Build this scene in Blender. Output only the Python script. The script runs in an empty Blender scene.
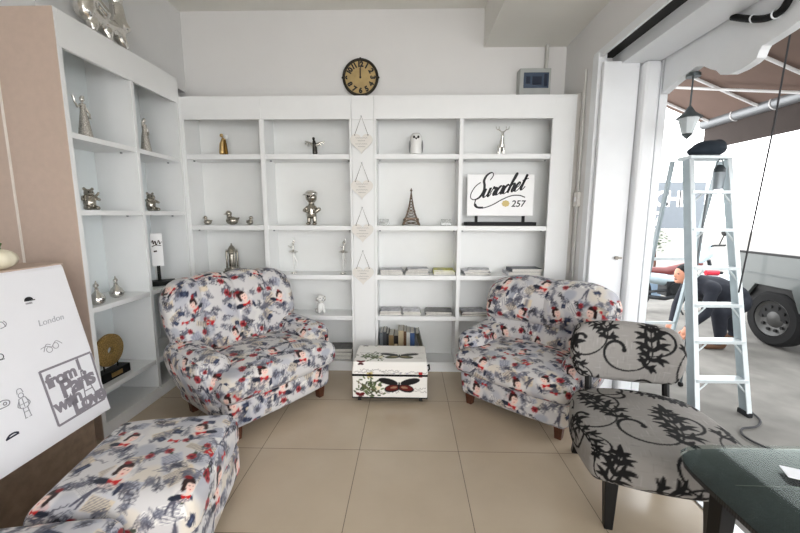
import bpy, bmesh, math, random
import numpy as np
from mathutils import Matrix, Vector
random.seed(7); rng = np.random.RandomState(11)
C = bpy.context.scene.collection
PI = math.pi
rad = math.radians

# ------------------------------------------------------------------ materials
def srgb(c):
    return tuple(((x/12.92) if x <= .04045 else ((x+.055)/1.055)**2.4) for x in c)
MATS = {}
def mat(name, col, rough=.5, metal=0., var=.04, scale=12., bump=0., spec=.5, trans=0., coat=0.):
    """principled material whose colour is gently broken up by procedural noise"""
    if name in MATS: return MATS[name]
    m = bpy.data.materials.new(name); m.use_nodes = True; MATS[name] = m
    nt = m.node_tree; b = nt.nodes['Principled BSDF']
    c = srgb(col)
    tc = nt.nodes.new('ShaderNodeTexCoord'); nz = nt.nodes.new('ShaderNodeTexNoise')
    nz.inputs['Scale'].default_value = scale; nz.inputs['Detail'].default_value = 4
    nt.links.new(tc.outputs['Object'], nz.inputs['Vector'])
    r = nt.nodes.new('ShaderNodeValToRGB'); nt.links.new(nz.outputs['Fac'], r.inputs['Fac'])
    r.color_ramp.elements[0].position = .3; r.color_ramp.elements[1].position = .7
    r.color_ramp.elements[0].color = tuple(max(0, x*(1-var)) for x in c)+(1,)
    r.color_ramp.elements[1].color = tuple(min(1, x*(1+var)) for x in c)+(1,)
    nt.links.new(r.outputs['Color'], b.inputs['Base Color'])
    b.inputs['Roughness'].default_value = rough; b.inputs['Metallic'].default_value = metal
    b.inputs['Specular IOR Level'].default_value = spec
    b.inputs['Transmission Weight'].default_value = trans
    b.inputs['Coat Weight'].default_value = coat
    if bump:
        bp = nt.nodes.new('ShaderNodeBump'); bp.inputs['Strength'].default_value = bump; bp.inputs['Distance'].default_value = .01
        nt.links.new(nz.outputs['Fac'], bp.inputs['Height']); nt.links.new(bp.outputs['Normal'], b.inputs['Normal'])
    return m

def mat_attr(name, rough=.8, weave=600, bump=.25, sheen=.15):
    m = bpy.data.materials.new(name); m.use_nodes = True
    nt = m.node_tree; b = nt.nodes['Principled BSDF']
    a = nt.nodes.new('ShaderNodeVertexColor'); a.layer_name = 'print'
    nt.links.new(a.outputs['Color'], b.inputs['Base Color'])
    b.inputs['Roughness'].default_value = rough; b.inputs['Specular IOR Level'].default_value = .25
    b.inputs['Sheen Weight'].default_value = sheen
    tc = nt.nodes.new('ShaderNodeTexCoord'); nz = nt.nodes.new('ShaderNodeTexNoise'); nz.inputs['Scale'].default_value = weave
    nt.links.new(tc.outputs['Object'], nz.inputs['Vector'])
    bp = nt.nodes.new('ShaderNodeBump'); bp.inputs['Strength'].default_value = bump; bp.inputs['Distance'].default_value = .002
    nt.links.new(nz.outputs['Fac'], bp.inputs['Height']); nt.links.new(bp.outputs['Normal'], b.inputs['Normal'])
    return m

WALL = mat('white_plaster', (.90,.895,.89), .75, var=.015, scale=3)
BULK = mat('grey_white_plaster', (.87,.87,.87), .75, var=.02, scale=3)
CEIL = mat('ceiling_paint', (.90,.895,.87), .8, var=.02, scale=2)
LAM = mat('white_laminate', (.93,.935,.935), .42, var=.01, scale=8)
LAMG = mat('soft_white_laminate', (.915,.92,.915), .45, var=.01, scale=8)
LAMB = mat('cool_white_laminate', (.90,.925,.93), .45, var=.01, scale=8)
BEIGE = mat('beige_laminate', (.785,.705,.65), .5, var=.03, scale=30)
FRAMEW = mat('white_frame_paint', (.93,.94,.95), .35, var=.01)
DARKRAIL = mat('dark_rail_metal', (.09,.085,.08), .6, .3, var=.2)
CHROME = mat('silver_plate', (.86,.85,.83), .13, 1., var=.10, scale=60)
PEWTER = mat('aged_pewter', (.66,.64,.60), .22, 1., var=.25, scale=70)
SILVERP = mat('sequin_silver', (.76,.74,.71), .2, 1., var=.4, scale=220, bump=.6)
GOLD = mat('gold_plate', (.78,.66,.45), .3, 1., var=.15, scale=60)
BRONZE = mat('speckled_gold_disc', (.66,.54,.32), .4, .55, var=.55, scale=160, bump=.6)
BLACK = mat('black_lacquer', (.03,.03,.034), .55, var=.2, spec=.25)
BLACKW = mat('black_wood', (.04,.036,.036), .4, var=.3, scale=40, spec=.3)
WOODLEG = mat('brown_wood_leg', (.30,.16,.09), .45, var=.25, scale=25)
CERAM = mat('white_ceramic', (.93,.93,.92), .2, var=.02, coat=.3)
GREYINK = mat('grey_ink', (.56,.55,.57), .7, var=.1)
DARKINK = mat('dark_ink', (.10,.10,.12), .6, var=.1)
SIGNW = mat('white_sign_face', (.95,.95,.95), .35, var=.01)

def mat_floor():
    m = bpy.data.materials.new('polished_beige_tile'); m.use_nodes = True
    nt = m.node_tree; b = nt.nodes['Principled BSDF']; N = nt.nodes.new; L = nt.links.new
    tc = N('ShaderNodeTexCoord'); sp = N('ShaderNodeSeparateXYZ'); L(tc.outputs['Object'], sp.inputs[0])
    def M(op, a, bb=None):
        n = N('ShaderNodeMath'); n.operation = op
        for i, v in enumerate((a, bb)):
            if v is None: continue
            if isinstance(v, (int, float)): n.inputs[i].default_value = v
            else: L(v, n.inputs[i])
        return n.outputs[0]
    ds = []
    ids = []
    for k, off in (('X', -.895), ('Y', 2.04)):
        t = M('DIVIDE', M('SUBTRACT', sp.outputs[k], off), .6)
        fr = M('FRACT', t); ids.append(M('FLOOR', t))
        ds.append(M('ABSOLUTE', M('SUBTRACT', fr, .5)))
    grout = M('GREATER_THAN', M('MAXIMUM', ds[0], ds[1]), .5-.003)
    cmb = N('ShaderNodeCombineXYZ'); L(ids[0], cmb.inputs[0]); L(ids[1], cmb.inputs[1])
    wn = N('ShaderNodeTexWhiteNoise'); L(cmb.outputs[0], wn.inputs['Vector'])
    nz = N('ShaderNodeTexNoise'); nz.inputs['Scale'].default_value = 3.5; nz.inputs['Detail'].default_value = 6; L(tc.outputs['Object'], nz.inputs['Vector'])
    f = M('ADD', M('MULTIPLY', wn.outputs['Value'], .25), M('MULTIPLY', nz.outputs['Fac'], .75))
    r = N('ShaderNodeValToRGB'); L(f, r.inputs[0])
    r.color_ramp.elements[0].position = .2; r.color_ramp.elements[1].position = .8
    r.color_ramp.elements[0].color = srgb((.735,.67,.585))+(1,); r.color_ramp.elements[1].color = srgb((.795,.735,.65))+(1,)
    mx = N('ShaderNodeMixRGB'); L(grout, mx.inputs[0]); L(r.outputs[0], mx.inputs[1]); mx.inputs[2].default_value = srgb((.42,.37,.32))+(1,)
    L(mx.outputs[0], b.inputs['Base Color'])
    L(M('ADD', M('MULTIPLY', grout, .5), M('ADD', M('MULTIPLY', nz.outputs['Fac'], .06), .14)), b.inputs['Roughness'])
    b.inputs['Specular IOR Level'].default_value = .5
    return m
FLOORM = mat_floor()
CONC = mat('outdoor_concrete', (.46,.45,.43), .85, var=.22, scale=4, bump=.2)

# ------------------------------------------------------------------ mesh builder
class MB:
    def __init__(s): s.v = []; s.f = []
    def add(s, vs, fs):
        o = len(s.v); s.v += [tuple(map(float, p)) for p in vs]; s.f += [tuple(i+o for i in f) for f in fs]; return s
    def box(s, c, d, rot=None):
        x, y, z = [k/2 for k in d]
        vs = [Vector(p) for p in ((-x,-y,-z),(x,-y,-z),(x,y,-z),(-x,y,-z),(-x,-y,z),(x,-y,z),(x,y,z),(-x,y,z))]
        if rot is not None: vs = [rot @ p for p in vs]
        c = Vector(c)
        return s.add([p+c for p in vs], [(3,2,1,0),(4,5,6,7),(0,1,5,4),(1,2,6,5),(2,3,7,6),(3,0,4,7)])
    def bx(s, x0, x1, y0, y1, z0, z1):
        return s.box(((x0+x1)/2,(y0+y1)/2,(z0+z1)/2), (x1-x0,y1-y0,z1-z0))
    def prism(s, poly, axis, a, b):
        """polygon in the two other axes, extruded along axis from a to b"""
        n = len(poly)
        def P(p, t):
            return {'x': (t,p[0],p[1]), 'y': (p[0],t,p[1]), 'z': (p[0],p[1],t)}[axis]
        vs = [P(p, a) for p in poly]+[P(p, b) for p in poly]
        ar = sum(poly[i][0]*poly[(i+1)%n][1]-poly[(i+1)%n][0]*poly[i][1] for i in range(n))
        fl = (ar > 0) == (axis != 'y')
        f = [tuple(range(n))[::-1], tuple(range(n, 2*n))]+[(i,(i+1)%n,(i+1)%n+n,i+n) for i in range(n)]
        if (not fl) != (b < a): f = [q[::-1] for q in f]
        return s.add(vs, f)
    def cone(s, p0, p1, r0, r1=None, n=16, cap=True):
        r1 = r0 if r1 is None else r1
        p0, p1 = Vector(p0), Vector(p1); d = (p1-p0)
        q = Vector((0,0,1)).rotation_difference(d.normalized()) if d.length > 1e-9 else None
        vs = []
        for p, r in ((p0,r0),(p1,r1)):
            for i in range(n):
                a = 2*PI*i/n; w = Vector((math.cos(a)*r, math.sin(a)*r, 0))
                vs.append(p+(q @ w))
        f = [(i,(i+1)%n,(i+1)%n+n,i+n) for i in range(n)]
        if cap: f += [tuple(range(n))[::-1], tuple(range(n,2*n))]
        return s.add(vs, f)
    def ell(s, c, r, n=14, rot=None):
        if isinstance(r, (int,float)): r = (r,r,r)
        m = max(6, n//2+2); vs = [(0,0,-1)]
        for j in range(1, m):
            t = -PI/2+PI*j/m
            for i in range(n):
                a = 2*PI*i/n; vs.append((math.cos(t)*math.cos(a), math.cos(t)*math.sin(a), math.sin(t)))
        vs.append((0,0,1)); f = []
        for i in range(n): f.append((0, 1+(i+1)%n, 1+i))
        for j in range(m-2):
            b = 1+j*n
            for i in range(n): f.append((b+i, b+(i+1)%n, b+n+(i+1)%n, b+n+i))
        b = 1+(m-2)*n; t = len(vs)-1
        for i in range(n): f.append((b+i, b+(i+1)%n, t))
        out = []
        for p in vs:
            w = Vector((p[0]*r[0], p[1]*r[1], p[2]*r[2]))
            if rot is not None: w = rot @ w
            out.append(w+Vector(c))
        return s.add(out, f)
    def caps(s, p0, p1, r0, r1=None, n=12):
        r1 = r0 if r1 is None else r1
        s.cone(p0, p1, r0, r1, n); s.ell(p0, r0, n); s.ell(p1, r1, n); return s
    def chain(s, pts, rs, n=12):
        for i in range(len(pts)-1): s.caps(pts[i], pts[i+1], rs[i], rs[i+1], n)
        return s
    def lathe(s, prof, c=(0,0,0), n=24, cap=True):
        vs = []; f = []; m = len(prof)
        for r, z in prof:
            for i in range(n):
                a = 2*PI*i/n; vs.append((c[0]+r*math.cos(a), c[1]+r*math.sin(a), c[2]+z))
        for j in range(m-1):
            for i in range(n): f.append((j*n+i, j*n+(i+1)%n, (j+1)*n+(i+1)%n, (j+1)*n+i))
        if cap: f.append(tuple(range(n))[::-1]); f.append(tuple((m-1)*n+i for i in range(n)))
        return s.add(vs, f)
    def tube(s, pts, r, n=8, closed=False):
        pts = [Vector(p) for p in pts]; k = len(pts); vs = []; f = []
        up = Vector((0,0,1)); prev = None
        for i, p in enumerate(pts):
            a = pts[(i-1)%k] if (closed or i > 0) else p
            b = pts[(i+1)%k] if (closed or i < k-1) else p
            t = (b-a).normalized()
            if prev is None:
                u = t.cross(up if abs(t.z) < .9 else Vector((1,0,0))).normalized()
            else:
                u = (prev-t*prev.dot(t)).normalized()
            prev = u; w = t.cross(u)
            rr = r[i] if isinstance(r, (list,tuple)) else r
            for j in range(n):
                an = 2*PI*j/n; vs.append(p+(u*math.cos(an)+w*math.sin(an))*rr)
        for i in range(k if closed else k-1):
            i2 = (i+1) % k
            for j in range(n): f.append((i*n+j, i*n+(j+1)%n, i2*n+(j+1)%n, i2*n+j))
        if not closed: f += [tuple(range(n))[::-1], tuple((k-1)*n+j for j in range(n))]
        return s.add(vs, f)
    def torus(s, c, R, r, axis='z', n=32, m=10):
        pts = []
        for i in range(n):
            a = 2*PI*i/n; x, y = math.cos(a)*R, math.sin(a)*R
            pts.append({'z':(c[0]+x,c[1]+y,c[2]), 'x':(c[0],c[1]+x,c[2]+y), 'y':(c[0]+x,c[1],c[2]+y)}[axis])
        return s.tube(pts, r, m, True)
    def xform(s, M, start=0):
        s.v[start:] = [tuple(M @ Vector(p)) for p in s.v[start:]]; return s
    def build(s, name, m, parent=None, smooth=True, ang=40, bevel=0., loc=None, remesh=0.):
        me = bpy.data.meshes.new(name); me.from_pydata(s.v, [], s.f); me.update()
        me.materials.append(m)
        o = bpy.data.objects.new(name, me); C.objects.link(o)
        if loc: o.location = loc
        if parent is not None: o.parent = parent
        bm = bmesh.new(); bm.from_mesh(me); bmesh.ops.recalc_face_normals(bm, faces=bm.faces); bm.to_mesh(me); bm.free()
        if smooth:
            me.shade_smooth()
            if not remesh: me.set_sharp_from_angle(angle=rad(ang))
        if remesh:
            md = o.modifiers.new('blend','REMESH'); md.mode = 'VOXEL'; md.voxel_size = remesh; md.use_smooth_shade = True
            sm = o.modifiers.new('soften','SMOOTH'); sm.iterations = 4; sm.factor = .5
        if bevel:
            md = o.modifiers.new('edge','BEVEL'); md.width = bevel; md.segments = 2; md.limit_method = 'ANGLE'
        return o

def thing(name, label, cat, loc=(0,0,0), rotz=0., group=None):
    o = bpy.data.objects.new(name, None); C.objects.link(o); o.empty_display_size = .05
    o.location = loc; o.rotation_euler = (0,0,rotz); tag(o, label, cat, group); return o
def tag(o, label, cat, group=None):
    o['label'] = label; o['category'] = cat
    if group: o['group'] = group
    return o
def struct(o): o['kind'] = 'structure'; return o
def sbox(name, m, x0, x1, y0, y1, z0, z1, parent=None, bevel=0.):
    o = MB().bx(x0,x1,y0,y1,z0,z1).build(name, m, parent, smooth=False, bevel=bevel)
    return struct(o) if parent is None else o
def dup(root, loc, rotz=None, label=None):
    r = root.copy(); C.objects.link(r); r.location = loc
    if rotz is not None: r.rotation_euler = (0,0,rotz)
    if label: r['label'] = label
    for ch in list(root.children):
        c = ch.copy(); C.objects.link(c); c.parent = r
        for g in ch.children:
            d = g.copy(); C.objects.link(d); d.parent = c
    return r

def text_geo(txt, size, depth=.002, offset=0., shear=0., spacing=1., align='LEFT'):
    cu = bpy.data.curves.new('lettering','FONT'); cu.body = txt; cu.size = size; cu.extrude = depth/2; cu.offset = offset
    cu.shear = shear; cu.space_character = spacing; cu.align_x = align; cu.resolution_u = 4
    o = bpy.data.objects.new('lettering', cu); C.objects.link(o)
    dg = bpy.context.evaluated_depsgraph_get(); ev = o.evaluated_get(dg); me = ev.to_mesh()
    vs = [tuple(v.co) for v in me.vertices]; fs = [tuple(p.vertices) for p in me.polygons]
    ev.to_mesh_clear(); bpy.data.objects.remove(o); bpy.data.curves.remove(cu)
    return vs, fs
# text lies in local XY facing +Z; UPY turns it to face -Y standing up
UPY = Matrix(((1,0,0,0),(0,0,-1,0),(0,1,0,0),(0,0,0,1)))
def add_text(mb, txt, size, M, **k):
    st = len(mb.v); vs, fs = text_geo(txt, size, **k); mb.add(vs, fs); mb.xform(M, st); return mb
def catmull(p, k=8):
    p = [p[0]]+list(p)+[p[-1]]; out = []
    for i in range(1, len(p)-2):
        a, b, c, d = [np.array(q, float) for q in p[i-1:i+3]]
        for t in np.linspace(0, 1, k, endpoint=False):
            out.append(.5*((2*b)+(-a+c)*t+(2*a-5*b+4*c-d)*t*t+(-a+3*b-3*c+d)*t**3))
    out.append(np.array(p[-2], float)); return out
def ribbon(mb, pts, w, M, th=.001):
    """flat calligraphic stroke in local XY; w constant or (thin, thick)"""
    n = len(pts); L = []; R_ = []
    for i in range(n):
        a = pts[max(0,i-1)]; b = pts[min(n-1,i+1)]; t = (b-a)/(np.linalg.norm(b-a)+1e-9)
        if isinstance(w, tuple):
            ww = w[0]+(w[1]-w[0])*min(1, max(0, -t[1])**1.2)
        else: ww = w
        nn = np.array([-t[1], t[0]])*ww/2; L.append(pts[i]+nn); R_.append(pts[i]-nn)
    st = len(mb.v)
    vs = [(p[0],p[1],th) for p in L]+[(p[0],p[1],th) for p in R_]+[(p[0],p[1],0) for p in L]+[(p[0],p[1],0) for p in R_]
    f = []
    for i in range(n-1):
        f += [(n+i,n+i+1,i+1,i),(2*n+i,2*n+i+1,3*n+i+1,3*n+i),(i,i+1,2*n+i+1,2*n+i),(n+i+1,n+i,3*n+i,3*n+i+1)]
    mb.add(vs, f); mb.xform(M, st); return mb

# ------------------------------------------------------------------ printed cloth (drawn into an array, carried as a colour attribute)
class Tex:
    def __init__(s, n, size, base):
        s.n = n; s.size = size; s.img = np.ones((n,n,3))*np.array(base)
    def win(s, x, y, r):
        k = s.n/s.size; i0 = int((x-r)*k); i1 = int((x+r)*k)+2; j0 = int((y-r)*k); j1 = int((y+r)*k)+2
        ii = np.arange(i0,i1); jj = np.arange(j0,j1); U, V = np.meshgrid(ii/k-x, jj/k-y)
        I, J = np.meshgrid(ii % s.n, jj % s.n); return U, V, I, J
    def put(s, x, y, r, rot, fn, col, a=1.):
        U, V, I, J = s.win(x, y, r*1.5); c, sn = math.cos(rot), math.sin(rot)
        u = c*U+sn*V; v = -sn*U+c*V; m = np.clip(fn(u, v), 0, 1)[..., None]*a
        s.img[J, I] = s.img[J, I]*(1-m)+np.array(col)*m
    def ell(s, x, y, a, b, col, rot=0, al=1., dx=0, dy=0, soft=.12):
        px, py = x+math.cos(rot)*dx-math.sin(rot)*dy, y+math.sin(rot)*dx+math.cos(rot)*dy
        s.put(px, py, max(a,b), rot, lambda u, v: (1-((u/a)**2+(v/b)**2))/soft+.5, col, al)
    def rect(s, x, y, a, b, col, rot=0, al=1., dx=0, dy=0):
        px, py = x+math.cos(rot)*dx-math.sin(rot)*dy, y+math.sin(rot)*dx+math.cos(rot)*dy
        s.put(px, py, math.hypot(a,b), rot, lambda u, v: ((np.abs(u) < a) & (np.abs(v) < b))*1., col, al)
    def poly(s, x, y, pts, col, rot=0, al=1.):
        r = max(math.hypot(*p) for p in pts)
        def fn(u, v):
            ins = np.zeros(u.shape, bool); n = len(pts)
            for i in range(n):
                x1, y1 = pts[i]; x2, y2 = pts[(i+1) % n]
                if y1 == y2: continue
                c = ((y1 > v) != (y2 > v)) & (u < (x2-x1)*(v-y1)/(y2-y1)+x1); ins ^= c
            return ins*1.
        s.put(x, y, r, rot, fn, col, al)
    def line(s, x, y, pts, w, col, rot=0, al=1.):
        r = max(math.hypot(*p) for p in pts)+w
        def fn(u, v):
            d = np.ones(u.shape)*9
            for (x1,y1),(x2,y2) in zip(pts[:-1], pts[1:]):
                L2 = (x2-x1)**2+(y2-y1)**2+1e-12; t = np.clip(((u-x1)*(x2-x1)+(v-y1)*(y2-y1))/L2, 0, 1)
                d = np.minimum(d, np.hypot(u-x1-t*(x2-x1), v-y1-t*(y2-y1)))
            return (w/2-d)/(.0012)+.5
        s.put(x, y, r, rot, fn, col, al)
    def sample(s, u, v):
        k = s.n/s.size; out = 0
        for du, dv in ((-.7,-.7),(.7,-.7),(-.7,.7),(.7,.7)):
            out = out+s.img[np.round(v*k+dv).astype(int) % s.n, np.round(u*k+du).astype(int) % s.n]
        return out/4

def squiggle(n, amp, ln, r):
    return [(-ln/2+ln*i/(n-1), amp*(r.rand()*2-1)) for i in range(n)]
def collage():
    T = Tex(640, .95, (.80,.79,.79)); r = rng; S = T.size; U = lambda: (r.rand()*S, r.rand()*S)
    for k in range(60):        # faded paper washes
        c = [(.88,.87,.85),(.66,.67,.72),(.86,.81,.73),(.74,.74,.78),(.58,.60,.66)][k % 5]
        x, y = U(); T.ell(x, y, .03+.05*r.rand(), .02+.04*r.rand(), c, r.rand()*3, .55, soft=.9)
    for k in range(60):        # newspaper scraps: columns of print
        x, y = U(); ro = (r.rand()-.5)*1.6; w, h = .025+.03*r.rand(), .016+.02*r.rand()
        T.rect(x, y, w, h, [(.92,.91,.89),(.84,.78,.68),(.70,.71,.76)][k % 3], ro, .9)
        for q in np.arange(-h+.005, h-.002, .0075):
            T.line(x, y, [(-w+.004, q), (-w+w*(1.5+.4*r.rand()), q)], .003, (.42,.42,.48), ro, .85)
    for k in range(190):        # pencil street drawings
        x, y = U(); ro = r.rand()*6.3; g = .20+.22*r.rand()
        T.ell(x, y, .008+.016*r.rand(), .006+.010*r.rand(), (.38,.40,.47), ro, .6, soft=.5)
        for q in range(8):
            pts = [((r.rand()-.5)*.07, (r.rand()-.5)*.05) for _ in range(3)]
            T.line(x, y, pts, .003, (g,g,g+.05), ro, .75)
    for k in range(34):        # thick black curls and handwriting
        x, y = U(); ro = (r.rand()-.5)*2
        if k % 3 == 0: T.line(x, y, [(math.cos(t)*.024, math.sin(2*t)*.011) for t in np.linspace(0, 6.3, 26)], .006, (.12,.11,.13), ro, .95)
        T.line(x, y, squiggle(14, .008, .08, r), .0036, (.22,.22,.27), ro, .85)
    for k in range(17):        # postage stamps and ink-blue panels
        x, y = U(); ro = (r.rand()-.5)*1.8
        T.rect(x, y, .016+.016*r.rand(), .015, (.15,.18,.28), ro, .95); T.rect(x, y, .010, .005, (.36,.40,.50), ro, .7)
    for k in range(8):         # tower drawings
        x, y = U(); ro = (r.rand()-.5)*1.2
        T.poly(x, y, [(-.018,-.05),(-.010,-.05),(0,-.008),(.010,-.05),(.018,-.05),(.003,.05),(-.003,.05)], (.28,.28,.34), ro, .9)
    for k in range(26):        # red flowers with a leaf
        x, y = U(); ro = r.rand()*6.3; z = .6+.6*r.rand()
        T.ell(x, y, .016*z, .009*z, (.22,.26,.20), ro, .9, dx=.024*z)
        for q in range(6):
            a = q*1.05; T.ell(x+.012*z*math.cos(a), y+.012*z*math.sin(a), .012*z, .010*z, (.52,.10,.14) if q % 2 else (.68,.24,.26), a, .9)
        T.ell(x, y, .009*z, .008*z, (.32,.07,.10))
    for k in range(10):        # small ribbons
        x, y = U(); ro = r.rand()*6.3
        T.poly(x, y, [(-.022,.012),(0,.003),(.022,.012),(.022,-.012),(0,-.003),(-.022,-.012)], (.72,.09,.11), ro, .95)
    z = 1.0
    for i, (x, y) in enumerate(((.12,.14),(.37,.07),(.62,.16),(.86,.05),(.20,.39),(.50,.36),(.78,.40),(.08,.62),(.36,.62),(.64,.64),(.88,.70),(.22,.85),(.52,.86))):
        x += (r.rand()-.5)*.05; y += (r.rand()-.5)*.05; ro = (r.rand()-.5)*.8; z = .82+.28*r.rand()
        fl = 1 if r.rand() > .5 else -1
        E = lambda a, b, col, dx, dy, al=1., so=.12: T.ell(x, y, a*z, b*z, col, ro, al, dx*fl*z, dy*z, so)
        E(.060, .062, (.88,.86,.85), 0, -.012, .8, .6)
        E(.052, .028, (.87,.80,.77), 0, -.060); E(.034, .016, (.12,.14,.20), -.044, -.054); E(.010, .026, (.14,.17,.26), .048, -.080)
        E(.030, .035, (.16,.08,.08), -.005, .016); E(.016, .010, (.50,.10,.12), -.018, .046); E(.010, .016, (.16,.08,.08), -.024, -.010)
        E(.0225, .031, (.94,.81,.76), .007, .0); E(.010, .018, (.92,.80,.75), .004, -.034)
        E(.021, .008, (.16,.08,.08), .002, .029)
        E(.0040, .0022, (.22,.15,.16), -.001, .007); E(.0040, .0022, (.22,.15,.16), .016, .007)
        E(.0045, .0026, (.74,.14,.17), .008, -.014)
        T.poly(x, y, [(-.026*fl*z,-.040*z),(0,-.050*z),(.030*fl*z,-.038*z),(.026*fl*z,-.070*z),(0,-.058*z),(-.020*fl*z,-.066*z)], (.76,.09,.10), ro, 1.)
        for q in range(7): T.line(x, y, [((r.rand()-.5)*.12, -.05-.05*r.rand()) for _ in range(3)], .003, (.30,.30,.36), ro, .7)
    T.img = np.clip(T.img, 0, 1); return T
PRINT = collage()

def spray(T, x, y, s, rot, col, fl=1):
    """acanthus flourish: a curving stem with separate curled leaves and an open scroll at its foot"""
    def put(p, r_):
        px, py = fl*p[0], p[1]
        T.ell(x+math.cos(rot)*px-math.sin(rot)*py, y+math.sin(rot)*px+math.cos(rot)*py, r_, r_, col, 0, 1, soft=.3)
    def leaf(p, a, L, curl, w):
        q = np.array(p, float); n = 16
        for i in range(n):
            t = i/(n-1); put(q, max(.0014, w*math.sin(PI*min(1,.10+.88*t**.8))**.8)); q = q+np.array((math.cos(a+curl*t*t), math.sin(a+curl*t*t)))*L/n
    def frond(p, a, L, curl, w):        # a leaf with three lobes
        leaf(p, a, L, curl, w)
        q = np.array(p, float)+np.array((math.cos(a), math.sin(a)))*L*.30; sg = 1 if curl > 0 else -1
        leaf(q, a+.75*sg, L*.55, curl*.9, w*.72); leaf(q, a-.65*sg, L*.55, -curl*.5, w*.72)
    S_ = []; q = np.array((-.28*s, -.55*s)); a = .15
    for i in range(34):
        S_.append(q.copy()); a += .075 if i < 17 else -.02; q = q+np.array((math.cos(a), math.sin(a)))*s*.036
    for i, p in enumerate(S_): put(p, s*.020)
    for k, (i, L) in enumerate(((4,.30),(9,.40),(15,.46),(21,.44),(27,.36),(32,.26))):
        d = S_[min(i+1,33)]-S_[i-1]; an = math.atan2(d[1], d[0])
        frond(S_[i], an+1.0-.08*k, s*L, .9, s*.050); frond(S_[i], an-1.0+.08*k, s*L, -.9, s*.050)
    leaf(S_[-1], math.atan2(*(S_[-1]-S_[-2])[::-1]), s*.34, .3, s*.055)
    for (p0, a0, dr, n, st) in ((S_[0], PI+.15, -1, 46, .036), (S_[12], -.35, 1, 40, .030)):
        q = np.array(p0, float); a = a0
        for i in range(n):
            t = i/(n-1); put(q, s*(.016+.022*t)); a += dr*(.055+.17*t*t); q = q+np.array((math.cos(a), math.sin(a)))*s*st
        put(q, s*.05)
def damask():
    T = Tex(620, .80, (.55,.535,.52)); r = np.random.RandomState(3); S = T.size
    for k in range(900):       # slubbed chenille ground
        x, y = r.rand()*S, r.rand()*S; c = .45+.24*r.rand()
        T.ell(x, y, .020, .0018, (c, c*.98, c*.955), PI/2*(k % 2), .5, soft=.8)
    ink = (.03,.027,.03)
    for x, y, s, ro, fl in ((.15,.16,0.243,.3,1),(.46,.12,0.226,-1.9,-1),(.69,.27,0.226,.9,1),(.13,.50,0.226,-2.5,-1),(.42,.40,0.243,1.9,1),(.70,.58,0.226,-.6,-1),(.30,.68,0.226,-.2,1),(.56,.77,0.192,2.7,-1)):
        spray(T, x, y, s, ro, ink, fl)
    return T
DAMASK = damask()
def botanic():
    T = Tex(420, .62, (.93,.92,.90)); r = np.random.RandomState(5)
    ink = (.40,.37,.37)
    for cy in (.085,.105,.22,.235,.40,.46,.50):       # lines of faint copperplate
        for x in (.10,.27,.44):
            T.line(x+.08*r.rand(), cy+.02*r.rand(), squiggle(22, .009, .15, r), .0026, ink, 0, .75)
    for cx, cy in ((.15,.125),(.16,.42)):
        for k in range(85):
            x, y = cx+r.randn()*.055, cy+r.randn()*.034; g = .24+.30*r.rand()
            T.ell(x, y, .015, .006, (g*.8, g*.92, g*.58), r.rand()*6.3, .9)
        T.line(cx, cy, [(-.10,.05),(-.03,.0),(.09,-.05)], .006, (.38,.32,.22))
        for q in range(5): T.ell(cx+.05+.02*r.rand(), cy-.02+.03*r.rand(), .012, .010, (.92,.88,.78), 0, .9)
    for cx, cy in ((.075,.06),(.075,.315)):      # small dark red butterflies
        for sd in (-1, 1):
            T.ell(cx, cy, .022, .012, (.38,.07,.09), .45*sd, dx=.018*sd, dy=.004); T.ell(cx, cy, .014, .008, (.24,.05,.07), -.4*sd, dx=.014*sd, dy=-.010)
    for cx, cy, wing, edge in ((.37,.155,(.36,.08,.07),(.06,.05,.06)),(.37,.455,(.33,.33,.18),(.07,.09,.07))):   # large butterflies
        for sd in (-1, 1):
            T.ell(cx, cy, .074, .024, edge, .22*sd, dx=.085*sd, dy=.0); T.ell(cx, cy, .062, .030, edge, -.20*sd, dx=.056*sd, dy=-.024)
            T.ell(cx, cy, .052, .022, wing, -.15*sd, dx=.056*sd, dy=-.024); T.ell(cx, cy, .026, .009, (.66,.56,.44), -.15*sd, .8, dx=.044*sd, dy=-.022)
        T.ell(cx, cy, .007, .024, (.05,.04,.04), dy=-.008)
    T.rect(.53, .225, .014, .016, (.68,.13,.13)); T.rect(.15, .222, .022, .016, (.80,.74,.52), .2); T.ell(.15,.222,.009,.012,(.50,.40,.22))
    for k in range(3): T.ell(.33+.05*k, .23, .010, .006, (.62,.62,.70), .4*k, .7)
    return T
BOTANIC = botanic()

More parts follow.
